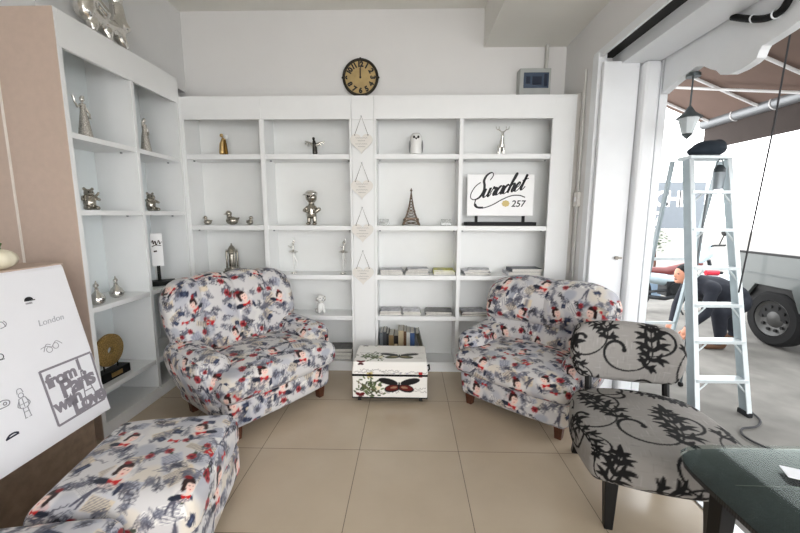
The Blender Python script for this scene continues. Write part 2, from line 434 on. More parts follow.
def rbox(h, r, step):
    """dense rounded box: vertices, quads, signed face id and flat coordinates for the print"""
    hx, hy, hz = h
    n = [max(4, int(round(2*k/step))) for k in h]
    idx = {}; V = []; F = []; fid = []
    def vid(i, j, k, f):
        key = (i,j,k)
        if key not in idx:
            idx[key] = len(V); V.append((i/n[0]*2-1, j/n[1]*2-1, k/n[2]*2-1)); fid.append(f)
        return idx[key]
    for f, (ax, sd) in enumerate(((1,0),(2,1),(0,0),(0,1),(1,1),(2,0))):   # front first, then top, left, right, back, bottom
        u, v = [(1,2),(0,2),(0,1)][ax]; w = n[ax] if sd else 0
        for a in range(n[u]):
            for b in range(n[v]):
                q = []
                for da, db in ((0,0),(1,0),(1,1),(0,1)):
                    t = [0,0,0]; t[ax] = w; t[u] = a+da; t[v] = b+db; q.append(vid(*t, f))
                flip = (sd == 0) != (ax == 1)
                F.append(tuple(q[::-1]) if flip else tuple(q))
    P = np.array(V)*np.array(h); H = np.array(h)-r
    inn = np.clip(P, -H, H); d = P-inn; L = np.linalg.norm(d, axis=1, keepdims=True); L[L == 0] = 1
    out = inn+d/L*r*(np.max(np.abs(d), axis=1, keepdims=True) > 0)
    fid = np.array(fid); uv = np.zeros((len(P),2))
    x, y, z = P.T
    for f in range(6):
        m = fid == f
        if f == 0: uv[m] = np.stack([x, z-hz-hy], 1)[m]
        if f == 1: uv[m] = np.stack([x, y], 1)[m]
        if f == 2: uv[m] = np.stack([-hx-hy+(-y+0)*1., z-hz-hy], 1)[m]
        if f == 3: uv[m] = np.stack([hx+hy+y, z-hz-hy], 1)[m]
        if f == 4: uv[m] = np.stack([-x+.37, z+.21], 1)[m]
        if f == 5: uv[m] = np.stack([x+.11, y+.43], 1)[m]
    return out, F, fid, uv
def cloth(name, h, r, step, tex, m, parent, off, uvo=(0,0), deform=None, uvscale=1., rot=None):
    P, F, fid, uv = rbox(h, r, step)
    if deform is not None: P = deform(P.copy(), h)
    P = P+np.array(off)
    me = bpy.data.meshes.new(name); me.from_pydata(P.tolist(), [], F); me.materials.append(m); me.update(); me.shade_smooth()
    col = tex.sample(uv[:,0]*uvscale+uvo[0], uv[:,1]*uvscale+uvo[1])
    col = np.where(col <= .04045, col/12.92, ((np.clip(col,0,1)+.055)/1.055)**2.4)
    at = me.color_attributes.new('print', 'FLOAT_COLOR', 'POINT')
    buf = np.ones((len(P),4), np.float32); buf[:,:3] = col; at.data.foreach_set('color', buf.ravel())
    bm = bmesh.new(); bm.from_mesh(me); bmesh.ops.recalc_face_normals(bm, faces=bm.faces); bm.to_mesh(me); bm.free()
    o = bpy.data.objects.new(name, me); C.objects.link(o); o.parent = parent
    return o
FAB = mat_attr('vintage_print_upholstery', .85)
FABD = mat_attr('silver_damask_upholstery', .75, 400, .3, 0)
FABT = mat_attr('botanical_printed_leatherette', .4, 200, .05, 0)

# ================================================================== THE SETTING
YB = 3.54; XR = 1.40; ZC = 3.23
struct(MB().bx(-3.2, 1.44, -2.6, 3.75, -.12, 0).build('floor', FLOORM, smooth=False))
sbox('ceiling', CEIL, -3.2, 1.9, -2.6, 3.7, ZC, ZC+.15)
sbox('wall_back', WALL, -2.5, 1.9, YB, YB+.15, 0, ZC)
sbox('wall_left_upper', BULK, -2.55, -2.08, 2.16, YB, 2.536, ZC)
sbox('wall_left_recess', WALL, -2.5, -2.262, 2.52, YB, 0, 2.53)
sbox('wall_left', BULK, -3.2, -3.05, -2.6, 2.6, 0, ZC)
sbox('wall_left_return', BULK, -3.05, -2.08, 2.16, 2.6, 2.536, ZC)
sbox('wall_right', WALL, XR, XR+.4, 3.0, YB, 0, ZC)
sbox('wall_right_lintel', WALL, XR, XR+.4, -2.6, 3.0, 2.6, ZC)
sbox('trim_beam', CEIL, .66, XR, -2.6, YB, 2.905, ZC)
sbox('wall_front_light_block', WALL, -3.2, -.6, -2.75, -2.6, 0, ZC)  # unseen half wall added behind the camera to shape the incoming daylight
# sliding-door head: dark track, white soffit; jamb, folded leaf, post, outer frame
sbox('trim_door_track', DARKRAIL, XR+.012, 1.53, -2.6, 2.99, 2.592, 2.6)
sbox('trim_door_head', FRAMEW, XR-.006, XR+.012, -2.6, 3.0, 2.565, 2.62)
sbox('trim_door_soffit', FRAMEW, 1.53, 1.785, -2.6, 2.99, 2.505, 2.6)
sbox('trim_door_jamb', FRAMEW, XR-.012, XR+.05, 2.91, 3.0, 0, 2.6, bevel=.004)
d1 = struct(MB().bx(1.408, 1.665, 2.862, 2.90, .012, 2.522).build('door_1', FRAMEW, smooth=False, bevel=.004))
latch = MB().cone((1.608,2.862,1.09),(1.608,2.845,1.09),.014,.014); latch.box((1.615,2.842,1.09),(.05,.012,.014)); latch.build('latch', mat('latch_metal',(.45,.43,.4),.3,1.), d1)
struct(MB().bx(1.672, 1.788, 2.80, 2.92, 0, 2.506).build('trim_door_post', FRAMEW, smooth=False, bevel=.025))
sbox('trim_outer_frame', FRAMEW, 1.798, 1.855, 2.82, 2.95, 0, 2.55, bevel=.004)
sbox('trim_floor_track', mat('track_aluminium',(.86,.87,.88),.35,.4), 1.44, 1.512, -2.6, 2.84, -.05, .008)
struct(MB().bx(1.512, 30, -8, 40, -.14, -.012).build('ground', CONC, smooth=False))
# arched fascia under the eave outside the doorway (scalloped lower edge)
sc = [(2.80,2.275),(2.744,2.296),(2.66,2.318),(2.546,2.335),(2.50,2.345),(2.44,2.325),(2.38,2.285),(2.337,2.262),(2.30,2.225),(2.24,2.205),(2.17,2.205),(2.11,2.215),(2.078,2.228),(2.066,2.262),(2.055,2.278),(2.004,2.285),(1.93,2.297),(1.877,2.312),(1.78,2.36),(1.60,2.42),(1.2,2.44),(-2.6,2.44)]
fa = struct(MB().prism(sc+[(-2.6,2.62),(2.80,2.62)], 'x', 1.80, 1.85).build('trim_eave_fascia', FRAMEW, smooth=False))
sbox('wall_right_outer', WALL, XR+.4, XR+.45, -2.6, YB, 2.62, ZC+.1)
# recessed grey line between shelf end and wall
sbox('trim_corner_filler', LAM, -1.945, -1.9225, 3.1665, 3.26, 0, 2.39)
sbox('trim_corner_batten', mat('batten_paint',(.78,.77,.75),.6), 1.366, XR, 3.176, 3.26, 0, 2.40)

# ================================================================== BOOKCASES
pinm = mat('shelf_pin_metal',(.55,.56,.57),.4,.8)
def back_case(label, x0, x1, bays, levels, stile=0.):
    t = thing('bookcase', label, 'bookcase', ((x0+x1)/2, 3.171, 0)); ox, oy = (x0+x1)/2, 3.171
    L = lambda a, b, y0, y1, z0, z1, n, m=LAM: MB().bx(a-ox, b-ox, y0-oy, y1-oy, z0, z1).build(n, m, t, smooth=False, bevel=.0015)
    yb = YB-.012
    L(x0, x0+.02, 3.171, yb, 0, 2.39, 'side_panel'); L(x1-.02, x1, 3.171, yb, 0, 2.39, 'side_panel')
    L(x0+.02, x1-.02, 3.400, 3.412, .05, 2.365, 'back_panel', LAMG)
    L(x0+.02, x1-.02, 3.171, yb-.012, 2.365, 2.39, 'top_panel')
    for i, (a, b) in enumerate(bays):
        if i: L(bays[i-1][1], a, 3.172, 3.400, .085, 2.365, 'divider')
        L(a-.018 if i else x0+.02, b+.018, 3.167, 3.187, 2.205, 2.365, 'fascia')
        for k, z in enumerate(levels):
            sh = L(a, b, 3.180, 3.400, z-.040, z, 'shelf')
            if z > .2:
                for px in (a+.02, b-.02):
                    MB().cone((px-ox, 3.25-oy, z-.041),(px-ox, 3.25-oy, z-.052), .008, .007, 10).build('shelf_pin', pinm, sh)
    L(x0+.02, x1-.02, 3.172, 3.19, 0, .07, 'plinth')
    if stile: L(bays[-1][1], x1-.02, 3.172, 3.192, .085, 2.365, 'stile')
    for (a, b) in bays: L(a, b, 3.172, 3.400, .07, .09, 'bottom_panel')
    return t
LV = [1.924, 1.323, .887, .516]
back_case('white open bookcase against the back wall, left of the pillar with the heart plaques', -1.922, -.486, [(-1.902,-1.265),(-1.225,-.506)], LV)
back_case('white open bookcase against the back wall holding the shop sign and magazines', -.298, 1.364, [(-.278,.416),(.450,1.177)], LV, stile=1)
pl = thing('pillar_panel', 'narrow white panel between the two back bookcases with hanging heart plaques', 'panel', (-.392,3.171,0))
MB().bx(-.092,.092,.003,.36,0,2.388).build('post', LAM, pl, smooth=False, bevel=.002)
MB().bx(-.0925,.0925,-.004,.006,2.2,2.389).build('capital_strip', LAM, pl, smooth=False, bevel=.002)

# left bookcase (faces +X)
lc = thing('bookcase', 'tall white bookcase on the left with beige end panel and silver figurines', 'bookcase', (-1.931,2.65,0))
def LL(x0, x1, y0, y1, z0, z1, n, m=LAM, par=None):
    return MB().bx(x0+1.931, x1+1.931, y0-2.65, y1-2.65, z0, z1).build(n, m, par or lc, smooth=False, bevel=.0015)
LL(-2.255, -1.931, 2.102, 2.13, 0, 2.532, 'side_panel')
LL(-2.255, -1.9325, 2.0985, 2.1019, 0, 2.531, 'end_facing', BEIGE)
LL(-2.255, -1.931, 3.138, 3.166, 0, 2.532, 'side_panel')
LL(-2.255, -2.243, 2.13, 3.138, .05, 2.532, 'back_panel', LAMB)
LL(-2.243, -1.931, 2.13, 3.138, 2.507, 2.532, 'top_panel')
LL(-1.949, -1.927, 2.102, 3.166, 2.332, 2.507, 'fascia')
LL(-2.243, -1.933, 2.632, 2.662, .09, 2.507, 'divider')
LL(-1.96, -1.935, 2.13, 3.138, 0, .07, 'plinth')
for a, b in ((2.13,2.632),(2.662,3.138)):
    LL(-2.243, -1.933, a, b, .07, .09, 'bottom_panel')
    for z in (1.884, 1.442, .845, .312):
        sh = LL(-2.243, -1.936, a, b, z-.032, z, 'shelf')
        for py in (a+.02, b-.02):
            MB().cone((-.10, py-2.65, z-.033),(-.10, py-2.65, z-.044), .008, .007, 10).build('shelf_pin', pinm, sh)
# beige tall cupboard behind/left of it
bc = thing('tall_cupboard', 'beige tall cupboard side at the left edge of the photo', 'cupboard', (-2.68,2.27,0))
MB().bx(-.355,.420,-.155,.2,0,2.531).build('body', BEIGE, bc, smooth=False)
MB().bx(.372,.386,-.1585,-.150,0,2.53).build('edge_strip', mat('pale_edge_strip',(.93,.90,.87),.4), bc, smooth=False)

# ================================================================== STICKER COUNTER
ct = thing('counter', 'white counter with sloping front covered in black and grey stickers', 'counter', (-1.80,1.2,0))
prof = [(-2.35,0),(-1.76,0),(-1.76,.35),(-1.652,.35),(-1.821,1.142),(-1.83,1.157),(-2.35,1.157)]
MB().prism([(a+1.80,b) for a, b in prof[3:]+[(-2.35,.35)]], 'y', -1.6, .66).build('body', mat('counter_white',(.93,.93,.945),.35,var=.008), ct, smooth=False, bevel=.003)
MB().bx(-.5, .06, -1.58, .64, 0, .35).build('base', mat('counter_base_wood',(.55,.47,.40),.6,var=.2,scale=20), ct, smooth=False)
MB().bx(-.56, -.022, -1.6, .662, 1.157, 1.163).build('top', BEIGE, ct, smooth=False)
# local frame on the slope: u along +Y, v down the slope, n outward; matrix maps (u, up, n)
dv = Vector((.180,0,-.842)).normalized(); nn = Vector((0,1,0)).cross(-dv).normalized()
if nn.x < 0: nn = -nn
def SL(u, v):  # origin at slope coords (Y=u world, v metres below the top edge)
    o = Vector((-.021,0,1.142))+dv*v+Vector((0,u-1.2,0))+nn*.0008
    return Matrix(((0,-dv.x,nn.x,o.x),(1,-dv.y,nn.y,o.y),(0,-dv.z,nn.z,o.z),(0,0,0,1)))
A2 = lambda *p: [np.array(q, float) for q in p]
s = MB(); M0 = SL(1.578, .742)
for a, b in (((0,0),(.265,0)),((.265,0),(.272,.262)),((.272,.268),(0,.275)),((0,.278),(0,0)),((.185,.262),(.185,.205))):
    ribbon(s, A2(a, b), .0105, M0)
add_text(s, 'from', .088, M0 @ Matrix.Translation((.012,.185,0)), offset=.0035, spacing=.86, depth=.002)
add_text(s, 'Paris', .118, M0 @ Matrix.Translation((.062,.112,0)), offset=.0045, spacing=.84, depth=.002)
add_text(s, 'with', .092, M0 @ Matrix.Translation((.010,.058,0)), offset=.0035, spacing=.86, depth=.002)
add_text(s, 'Love', .112, M0 @ Matrix.Translation((.090,.008,0)), offset=.0045, spacing=.84, depth=.002)
for a, b, w in (((.160,.01),(.188,.20),.006),((.236,.01),(.197,.20),.006),((.192,.19),(.192,.265),.007),((.170,.09),(.222,.09),.005),((.180,.145),(.208,.145),.004),((.170,.05),(.23,.05),.003)):
    ribbon(s, A2(a, b), w, M0, .0006)
s.build('sticker', mat('frame_sticker_grey',(.55,.53,.56),.6), ct, smooth=False)
s = MB(); M0 = SL(1.641, .13)
s2 = [( .034*math.cos(a), .001+.026*math.sin(a)) for a in np.linspace(0, PI, 14)]
vs = [tuple(M0 @ Vector((p[0]*.6,p[1]*.6,.001))) for p in s2]; s.add(vs, [tuple(range(len(vs)))])
ribbon(s, A2((-.02,0),(.028,-.003)), .005, M0); s.build('sticker', DARKINK, ct, smooth=False)
s = MB(); add_text(s, 'PARIS', .012, SL(1.623,.148)); s.build('sticker', GREYINK, ct, smooth=False)
s = MB(); add_text(s, 'London', .042, SL(1.645,.262), shear=.1); s.build('sticker', mat('pale_grey_ink',(.72,.72,.74),.7), ct, smooth=False)
def doodle(u, v, strokes, w, m):
    s = MB()
    for st in strokes: ribbon(s, catmull(st, 6), w, SL(u, v))
    s.build('sticker', m, ct, smooth=False)
circ = lambda x, y, r, k=10: [(x+r*math.cos(a), y+r*math.sin(a)) for a in np.linspace(0, 6.28, k)]
doodle(1.667, .375, [circ(-.012,-.008,.014), circ(.022,.0,.014), [(-.05,.008),(-.02,.012),(0,.0),(.03,.022),(.055,.0)], [(-.04,-.01),(-.02,.02),(.0,.012)]], .0028, mat('mid_grey_ink',(.62,.61,.63),.7))
sc3 = lambda st: [[(x*.75, y*.75) for x, y in q] for q in st]
doodle(1.475, .575, sc3([circ(0,.062,.014), [(-.018,.044),(.018,.044),(.022,-.01),(-.022,-.01),(-.018,.044)], [(-.012,-.01),(-.016,-.075)], [(.012,-.01),(.016,-.075)], [(-.02,-.075),(-.004,-.075)], [(.004,-.075),(.02,-.075)], [(-.016,.075),(-.010,.10),(.010,.10),(.016,.075)], [(-.02,.035),(-.034,.005),(-.02,-.01)], [(.02,.035),(.034,.005),(.02,-.01)], [(-.022,.01),(.022,.01)], [(0,.044),(0,-.01)], [(-.014,-.04),(.014,-.04)]]), .0026, mat('pale_grey_ink2',(.60,.60,.62),.7))
doodle(1.394, .672, [[(-.025,-.005),(-.016,.003),(-.006,.008),(.012,.008),(.026,.0)], [(-.026,-.004),(.026,-.002)]], .007, mat('navy_sticker',(.10,.12,.20),.6))
doodle(1.511, .207, [[(-.04,0),(-.01,.012),(0,-.01),(-.02,-.016)], [(.0,.014),(.008,.0),(.0,-.014)]], .0028, GREYINK)
doodle(1.454, .338, [circ(0,0,.012), [(-.015,-.012),(.012,-.014)]], .003, DARKINK)
doodle(1.40, .532, [[(-.03,0),(0,.016),(.026,.006),(.02,-.012),(-.02,-.012)], circ(.01,0,.006)], .004, GREYINK)
pk = thing('pumpkin', 'small white pumpkin with green stem on the counter top', 'pumpkin', (-1.895,1.630,1.1635))
s = MB(); n = 40
for j in range(13):
    t = -PI/2+PI*j/12
    for i in range(n):
        a = 2*PI*i/n; r = .062*math.cos(t)*(1+.07*abs(math.sin(a*5)))-.0; s.v.append((r*math.cos(a), r*math.sin(a), .047+.047*math.sin(t)*(1-.12*math.cos(t)**8)))
for j in range(12):
    for i in range(n): s.f.append((j*n+i, j*n+(i+1)%n, (j+1)*n+(i+1)%n, (j+1)*n+i))
s.build('shell', mat('ivory_pumpkin',(.90,.87,.78),.45,var=.05), pk, ang=80)
MB().tube([(0,0,.085),(.004,0,.105),(.014,.004,.122)], [.012,.008,.006]).build('stem', mat('green_stem',(.35,.46,.24),.6), pk)

# ================================================================== ARMCHAIRS
def smoothstep(a, b, x):
    t = np.clip((x-a)/(b-a), 0, 1); return t*t*(3-2*t)
def armchair(label, loc, rotz, style, uvo):
    t = thing('armchair', label, 'armchair', loc, rotz)
    def d_base(P, h):
        k = (P[:,2]+h[2])/(2*h[2]); P[:,0] *= .95+.05*k; P[:,1] -= .02*(P[:,1] < 0)*(1-(P[:,0]/h[0])**2)*1; return P
    cloth('base', (.430,.345,.10), .05, .008, PRINT, FAB, t, (0,-.04,.185), uvo, d_base)
    def d_seat(P, h):
        a = 1-np.abs(P[:,0]/h[0])**2.5; b = 1-np.abs(P[:,1]/h[1])**2.5
        top = P[:,2] > 0; P[:,2] += np.where(top, .045, .0)*np.clip(a,0,1)*np.clip(b,0,1)
        P[:,1] -= .025*(P[:,1] < 0)*(1-(P[:,0]/h[0])**2); return P
    cloth('seat_cushion', (.455,.35,.085), .07, .007, PRINT, FAB, t, (0,-.09,.355), (uvo[0]+.31,uvo[1]+.17), d_seat)
    def d_arm(sd):
        def f(P, h):
            k = smoothstep(-h[2], h[2]*.5, P[:,2])
            P[:,0] *= .72+.34*k
            P[:,0] += sd*.030*k
            P[:,2] += .03*smoothstep(-h[1], h[1], P[:,1])-.015
            e = smoothstep(h[1]*.75, h[1], -P[:,1]); P[:,0] *= 1-.06*e
            rr = np.hypot(P[:,0], P[:,2]-.08)
            P[:,1] += np.where((P[:,1] < 0), .010*np.cos(rr*110)*smoothstep(h[1]*.9, h[1], -P[:,1]), 0)
            return P
        return f
    for sd in (-1, 1):
        cloth('arm', (.112,.285,.20), .10, .0075, PRINT, FAB, t, (sd*.385,-.025,.372), (uvo[0]+.52+.2*sd,uvo[1]+.43), d_arm(sd))
    def d_back(P, h):
        x, y, z = P.T; zz = (z+h[2])/(2*h[2]); xr = x/h[0]
        fr = y < 0
        if style == 'channel':
            ch = np.abs(np.sin((x/h[0]+1)*PI/2*4/1.0/1.0)); puff = .040*(ch**.6)*smoothstep(0,.25,zz)
            y2 = y-np.where(fr, puff*np.clip(1-np.abs(xr)**8,0,1), 0)
            z2 = z+.030*ch**.7*smoothstep(.80,1,zz)
        else:
            s1 = np.abs(np.sin(PI*np.clip((zz-.52)/.48,0,1)))**.6; s0 = np.abs(np.sin(PI*np.clip(zz/.52,0,1)))**.5
            ch = np.abs(np.sin((xr+1)*PI/2*2))**.4
            puff = np.where(zz > .52, .105*s1**.8*(.65+.35*ch), .03*s0*(.65+.35*np.abs(np.sin((xr+1)*PI/2*3))**.5))
            y2 = y-np.where(fr, puff*np.clip(1-np.abs(xr)**8,0,1), 0)
            z2 = z+.020*ch*smoothstep(.85,1,zz)
        z2 = z2-.075*np.clip((np.abs(xr)-.45)/.55,0,1)**2*smoothstep(.4,1,zz)
        y2 = y2+.15*zz**1.1-.085*np.abs(xr)**3*smoothstep(.1,.6,zz)
        x2 = x*(.88+.12*smoothstep(.15,.7,zz))
        return np.stack([x2, y2, z2], 1)
    cloth('backrest', (.505 if style == 'channel' else .52,.095,.355), .088, .0075, PRINT, FAB, t, (0 if style == 'channel' else .03,.185 if style == 'channel' else .165,.60), (uvo[0]+.07,uvo[1]+.61), d_back)
    for sx in (-1, 1):
        for sy in (-1, 1):
            s = MB(); s.prism([(-.030,-.030),(.030,-.030),(.030,.030),(-.030,.030)], 'z', .03, .11)
            s = MB(); b = .022; a = .03
            s.add([(-b,-b,0),(b,-b,0),(b,b,0),(-b,b,0),(-a,-a,.10),(a,-a,.10),(a,a,.10),(-a,a,.10)], [(3,2,1,0),(4,5,6,7),(0,1,5,4),(1,2,6,5),(2,3,7,6),(3,0,4,7)])
            s.build('leg', WOODLEG, t, smooth=False, loc=(sx*.345, -.33 if sy < 0 else .24, 0), bevel=.003)
    return t
armchair('printed armchair with channelled back at the left, facing the door', (-1.165,2.60,0), rad(55), 'channel', (.10,.05))
armchair('printed armchair with a two-tier back behind the black and silver chair', (.925,2.645,0), rad(-41), 'tier', (.47,.33)).scale = (.95,.95,.95)

# ================================================================== OTTOMANS
def ottoman(label, loc, rotz, uvo):
    t = thing('ottoman', label, 'ottoman', loc, rotz, None)
    def d_top(P, h):
        a = np.clip(1-np.abs(P[:,0]/h[0])**3,0,1); b = np.clip(1-np.abs(P[:,1]/h[1])**3,0,1)
        P[:,2] += np.where(P[:,2] > 0, .03, 0)*a*b; s = 1+.02*np.cos(P[:,2]/h[2]*PI/2); P[:,0] *= s; P[:,1] *= s; return P
    cloth('cushion', (.285,.305,.095), .065, .005, PRINT, FAB, t, (0,0,.305), uvo, d_top)
    cloth('base', (.280,.30,.085), .035, .006, PRINT, FAB, t, (0,0,.145), (uvo[0]+.4,uvo[1]+.15))
    for sx in (-1, 1):
        for sy in (-1, 1):
            MB().lathe([(.018,0),(.026,.065)]).build('leg', WOODLEG, t, loc=(sx*.22, sy*.24, 0))
    return t
ottoman('printed ottoman on the left floor below the sticker counter', (-1.115,1.425,0), rad(10), (.62,.30))
ottoman('printed ottoman cut off by the bottom left corner', (-1.205,.775,0), rad(10), (.62,.30))

# ================================================================== TRUNK
tr = thing('storage_trunk', 'small white trunk with butterfly and leaf print on castors', 'trunk', (-.139,2.78,0))
TW, TD = .283, .18
cloth('box', (TW,TD,.088), .008, .004, BOTANIC, FABT, tr, (0,0,.130), (.30,.088+TD+.130), None)
def d_lid(P, h):
    k = smoothstep(-h[2], h[2], P[:,2]); P[:,1] *= 1-.05*k; P[:,0] *= 1-.03*k; return P
cloth('lid', (TW+.004,TD+.004,.050), .012, .004, BOTANIC, FABT, tr, (0,0,.277), (.30,.502), d_lid)
MB().bx(-TW-.001,TW+.001,-TD-.001,TD+.001,.214,.230).build('seam', BLACK, tr, smooth=False)
MB().bx(-TW-.002,TW+.002,-TD-.002,TD+.002,.040,.048).build('rim', BLACK, tr, smooth=False)
for sx in (-1, 1):
    for sy in (-1, 1):
        w = MB().cone((sx*.235-.012, sy*.135, .02),(sx*.235+.012, sy*.135, .02), .02, .02, 16).build('castor', mat('castor_plastic',(.12,.12,.12),.4), tr)
        MB().box((sx*.235, sy*.135, .036),(.03,.03,.014)).build('bracket', pinm, w, smooth=False)
hs = MB().tube([(TW+.004,-.05,.20),(TW+.022,-.04,.215),(TW+.022,.04,.215),(TW+.004,.05,.20)], .006).build('handle', BLACK, tr)

# ================================================================== DAMASK CHAIR
dc = thing('slipper_chair', 'low chair in silver cloth with black flourishes near the glass table', 'chair', (1.168,1.712,0), rad(-13))
def d_dseat(P, h):
    x, y, z = P.T
    # squircle plan
    u, v = x/h[0], y/h[1]; k = 1/np.sqrt(1+.42*(u*v)**2); x, y = x*k*(1.05-.06*v), y*k*1.05
    z = z+np.where(z > 0, .035, 0)*np.clip(1-(u**2+v**2)*.6,0,1)
    return np.stack([x,y,z],1)
cloth('seat', (.325,.325,.078), .05, .0045, DAMASK, FABD, dc, (0,-.035,.350), (.10,.22), d_dseat)
def d_dback(P, h):
    x, y, z = P.T; k = 1/np.sqrt(1+.34*(x/h[0]*z/h[2])**2); x, z = x*k, z*k; y = y+.05*(z+h[2])/(2*h[2])+.04*(1-(x/h[0])**2)-.02-np.where(y < 0, .015, 0)*(1-(z/h[2])**2)
    return np.stack([x*(1-.05*(z < 0)*(z/h[2])**2), y, z], 1)
cloth('backrest', (.290,.040,.168), .036, .0045, DAMASK, FABD, dc, (-.006,.305,.642), (.06,.30), d_dback)
for sd in (-1, 1):
    MB().tube([(sd*.195,.25,.36),(sd*.195,.285,.50),(sd*.195,.325,.62)], .019, 8).build('back_post', BLACKW, dc)
    for yy, lean in ((-.225,-.02),(.25,.05)):
        s = MB(); a, b = .030, .018
        e = sd*.035 if yy > 0 else 0
        s.add([(-b+e,-b+lean,0),(b+e,-b+lean,0),(b+e,b+lean,0),(-b+e,b+lean,0),(-a,-a,.285),(a,-a,.285),(a,a,.285),(-a,a,.285)], [(3,2,1,0),(4,5,6,7),(0,1,5,4),(1,2,6,5),(2,3,7,6),(3,0,4,7)])
        s.build('leg', BLACKW, dc, smooth=False, loc=(sd*.20, yy, 0), bevel=.003)

# ================================================================== GLASS TABLE
gt = thing('coffee_table', 'black woven coffee table with a green-edged glass top', 'table', (1.362,.895,0))
def rpoly(inset):
    # bowed, strongly rounded square
    out = []; a = .40-inset
    for k in range(64):
        t = 2*PI*k/64; c, s_ = math.cos(t), math.sin(t); r = a/((abs(c)**7+abs(s_)**7)**(1/7))
        out.append((r*c, r*s_))
    return out
gl = bpy.data.materials.new('table_glass'); gl.use_nodes = True
nt = gl.node_tree; nt.nodes.remove(nt.nodes['Principled BSDF']); out = nt.nodes['Material Output']
tr_ = nt.nodes.new('ShaderNodeBsdfTransparent'); tr_.inputs[0].default_value = (.86,.91,.89,1); gs = nt.nodes.new('ShaderNodeBsdfGlossy'); gs.inputs['Roughness'].default_value = .04
fr = nt.nodes.new('ShaderNodeFresnel'); fr.inputs['IOR'].default_value = 1.07; mx = nt.nodes.new('ShaderNodeMixShader')
nt.links.new(fr.outputs[0], mx.inputs[0]); nt.links.new(tr_.outputs[0], mx.inputs[1]); nt.links.new(gs.outputs[0], mx.inputs[2]); nt.links.new(mx.outputs[0], out.inputs[0])
MB().prism(rpoly(0), 'z', .553, .564).build('glass_top', gl, gt, smooth=False)
wv = bpy.data.materials.new('black_woven_rattan'); wv.use_nodes = True
nt = wv.node_tree; b = nt.nodes['Principled BSDF']; tc = nt.nodes.new('ShaderNodeTexCoord')
ck = nt.nodes.new('ShaderNodeTexBrick'); nt.links.new(tc.outputs['Object'], ck.inputs['Vector']); ck.inputs['Scale'].default_value = 55
ck.inputs['Color1'].default_value = (.030,.030,.033,1); ck.inputs['Color2'].default_value = (.012,.012,.014,1); ck.inputs['Mortar'].default_value = (.003,.003,.003,1); ck.inputs['Mortar Size'].default_value = .035
nt.links.new(ck.outputs['Color'], b.inputs['Base Color']); b.inputs['Roughness'].default_value = .45
bp = nt.nodes.new('ShaderNodeBump'); bp.inputs['Strength'].default_value = .8; bp.inputs['Distance'].default_value = .004
nt.links.new(ck.outputs['Fac'], bp.inputs['Height']); bp.invert = True; nt.links.new(bp.outputs['Normal'], b.inputs['Normal'])
MB().prism(rpoly(.005), 'z', .534, .5515).build('woven_top', wv, gt, smooth=True, ang=30)
MB().box((-.05,.20,.5520),(.50,.004,.0012), Matrix.Rotation(rad(-1),3,'Z')).build('seam', mat('seam_grey',(.40,.40,.38),.6), gt, smooth=False)
MB().prism(rpoly(.10), 'z', .49, .534).build('apron', wv, gt, smooth=True, ang=30)
for sx in (-1, 1):
    for sy in (-1, 1):
        s = MB(); a, b_ = .028, .02
        s.add([(-b_,-b_,0),(b_,-b_,0),(b_,b_,0),(-b_,b_,0),(-a,-a,.48),(a,-a,.48),(a,a,.48),(-a,a,.48)], [(3,2,1,0),(4,5,6,7),(0,1,5,4),(1,2,6,5),(2,3,7,6),(3,0,4,7)])
        s.build('leg', BLACKW, gt, smooth=False, loc=(sx*.27, sy*.27, 0), bevel=.003)
s = MB().box((0,0,.0015),(.19,.062,.003)); tag(s.build('napkin', mat('white_paper',(.94,.95,.97),.7), smooth=False), 'folded white paper strip lying on the glass table', 'paper')
o = bpy.data.objects['napkin']; o.location = (1.352,1.115,.5645); o.rotation_euler = (0,0,rad(-24))

# ================================================================== FIGURINES, LEFT BOOKCASE
Z = Vector
def lady(label, x, y, z, h, arm, rz=0):
    t = thing('lady_figurine', label, 'figurine', (x,y,z), rz)
    k = h/.25
    MB().lathe([(.036*k,0),(.037*k,.006*k),(.030*k,.06*k),(.022*k,.12*k),(.014*k,.165*k),(.017*k,.185*k),(.015*k,.20*k),(.006*k,.205*k)], n=20).build('dress', SILVERP, t)
    s = MB().ell((0,0,.226*k), (.013*k,.013*k,.017*k)); s.cone((0,0,.2*k),(0,0,.215*k),.006*k); s.ell((0,.004*k,.24*k),(.011*k,.011*k,.008*k)); s.build('head', CHROME, t)
    s = MB()
    for p in arm: s.tube([(a*k,b*k,c*k) for a,b,c in p], .006*k)
    s.build('arms', CHROME, t)
    return t
lady('silver sequin lady figurine with one raised arm, top row of left bookcase', -2.03, 2.335, 1.8848, .262, [[(0,-.012,.192),(0,-.035,.175),(0,-.052,.20),(0,-.062,.235)],[(0,.012,.19),(.01,.03,.15),(.02,.02,.12)]])
lady('smaller silver sequin lady figurine, second bay of the top left shelf', -2.03, 2.868, 1.8848, .262, [[(0,-.012,.192),(.01,-.035,.19),(.01,-.032,.215)],[(0,.012,.19),(.01,.024,.16),(.02,.01,.13)]])
def bear(label, x, y, z, h, rz):
    k = h/.16; t = thing('bear_figurine', label, 'figurine', (x,y,z), rz)
    s = MB()
    s.ell((0,0,.05),(.036,.034,.05)); s.ell((0,-.006,.112),(.030,.03,.028)); s.ell((0,-.036,.106),(.014,.016,.012))
    for sd in (-1,1):
        s.ell((sd*.022,0,.14),(.011,.007,.012)); s.chain([(sd*.032,0,.085),(sd*.045,-.03,.07)],[.012,.010]); s.chain([(sd*.022,-.01,.018),(sd*.026,-.05,.014)],[.018,.014])
    s.xform(Matrix.Scale(k,4)); s.build('body', PEWTER, t, remesh=.004)
    s = MB()
    for sd in (-1,1): s.ell((sd*.011*k,-.033*k,.119*k),.0035*k)
    s.build('eyes', BLACK, t); return t
bear('pewter bear figurine with raised paw, first bay of the left bookcase', -2.03, 2.306, 1.4428, .152, rad(60))
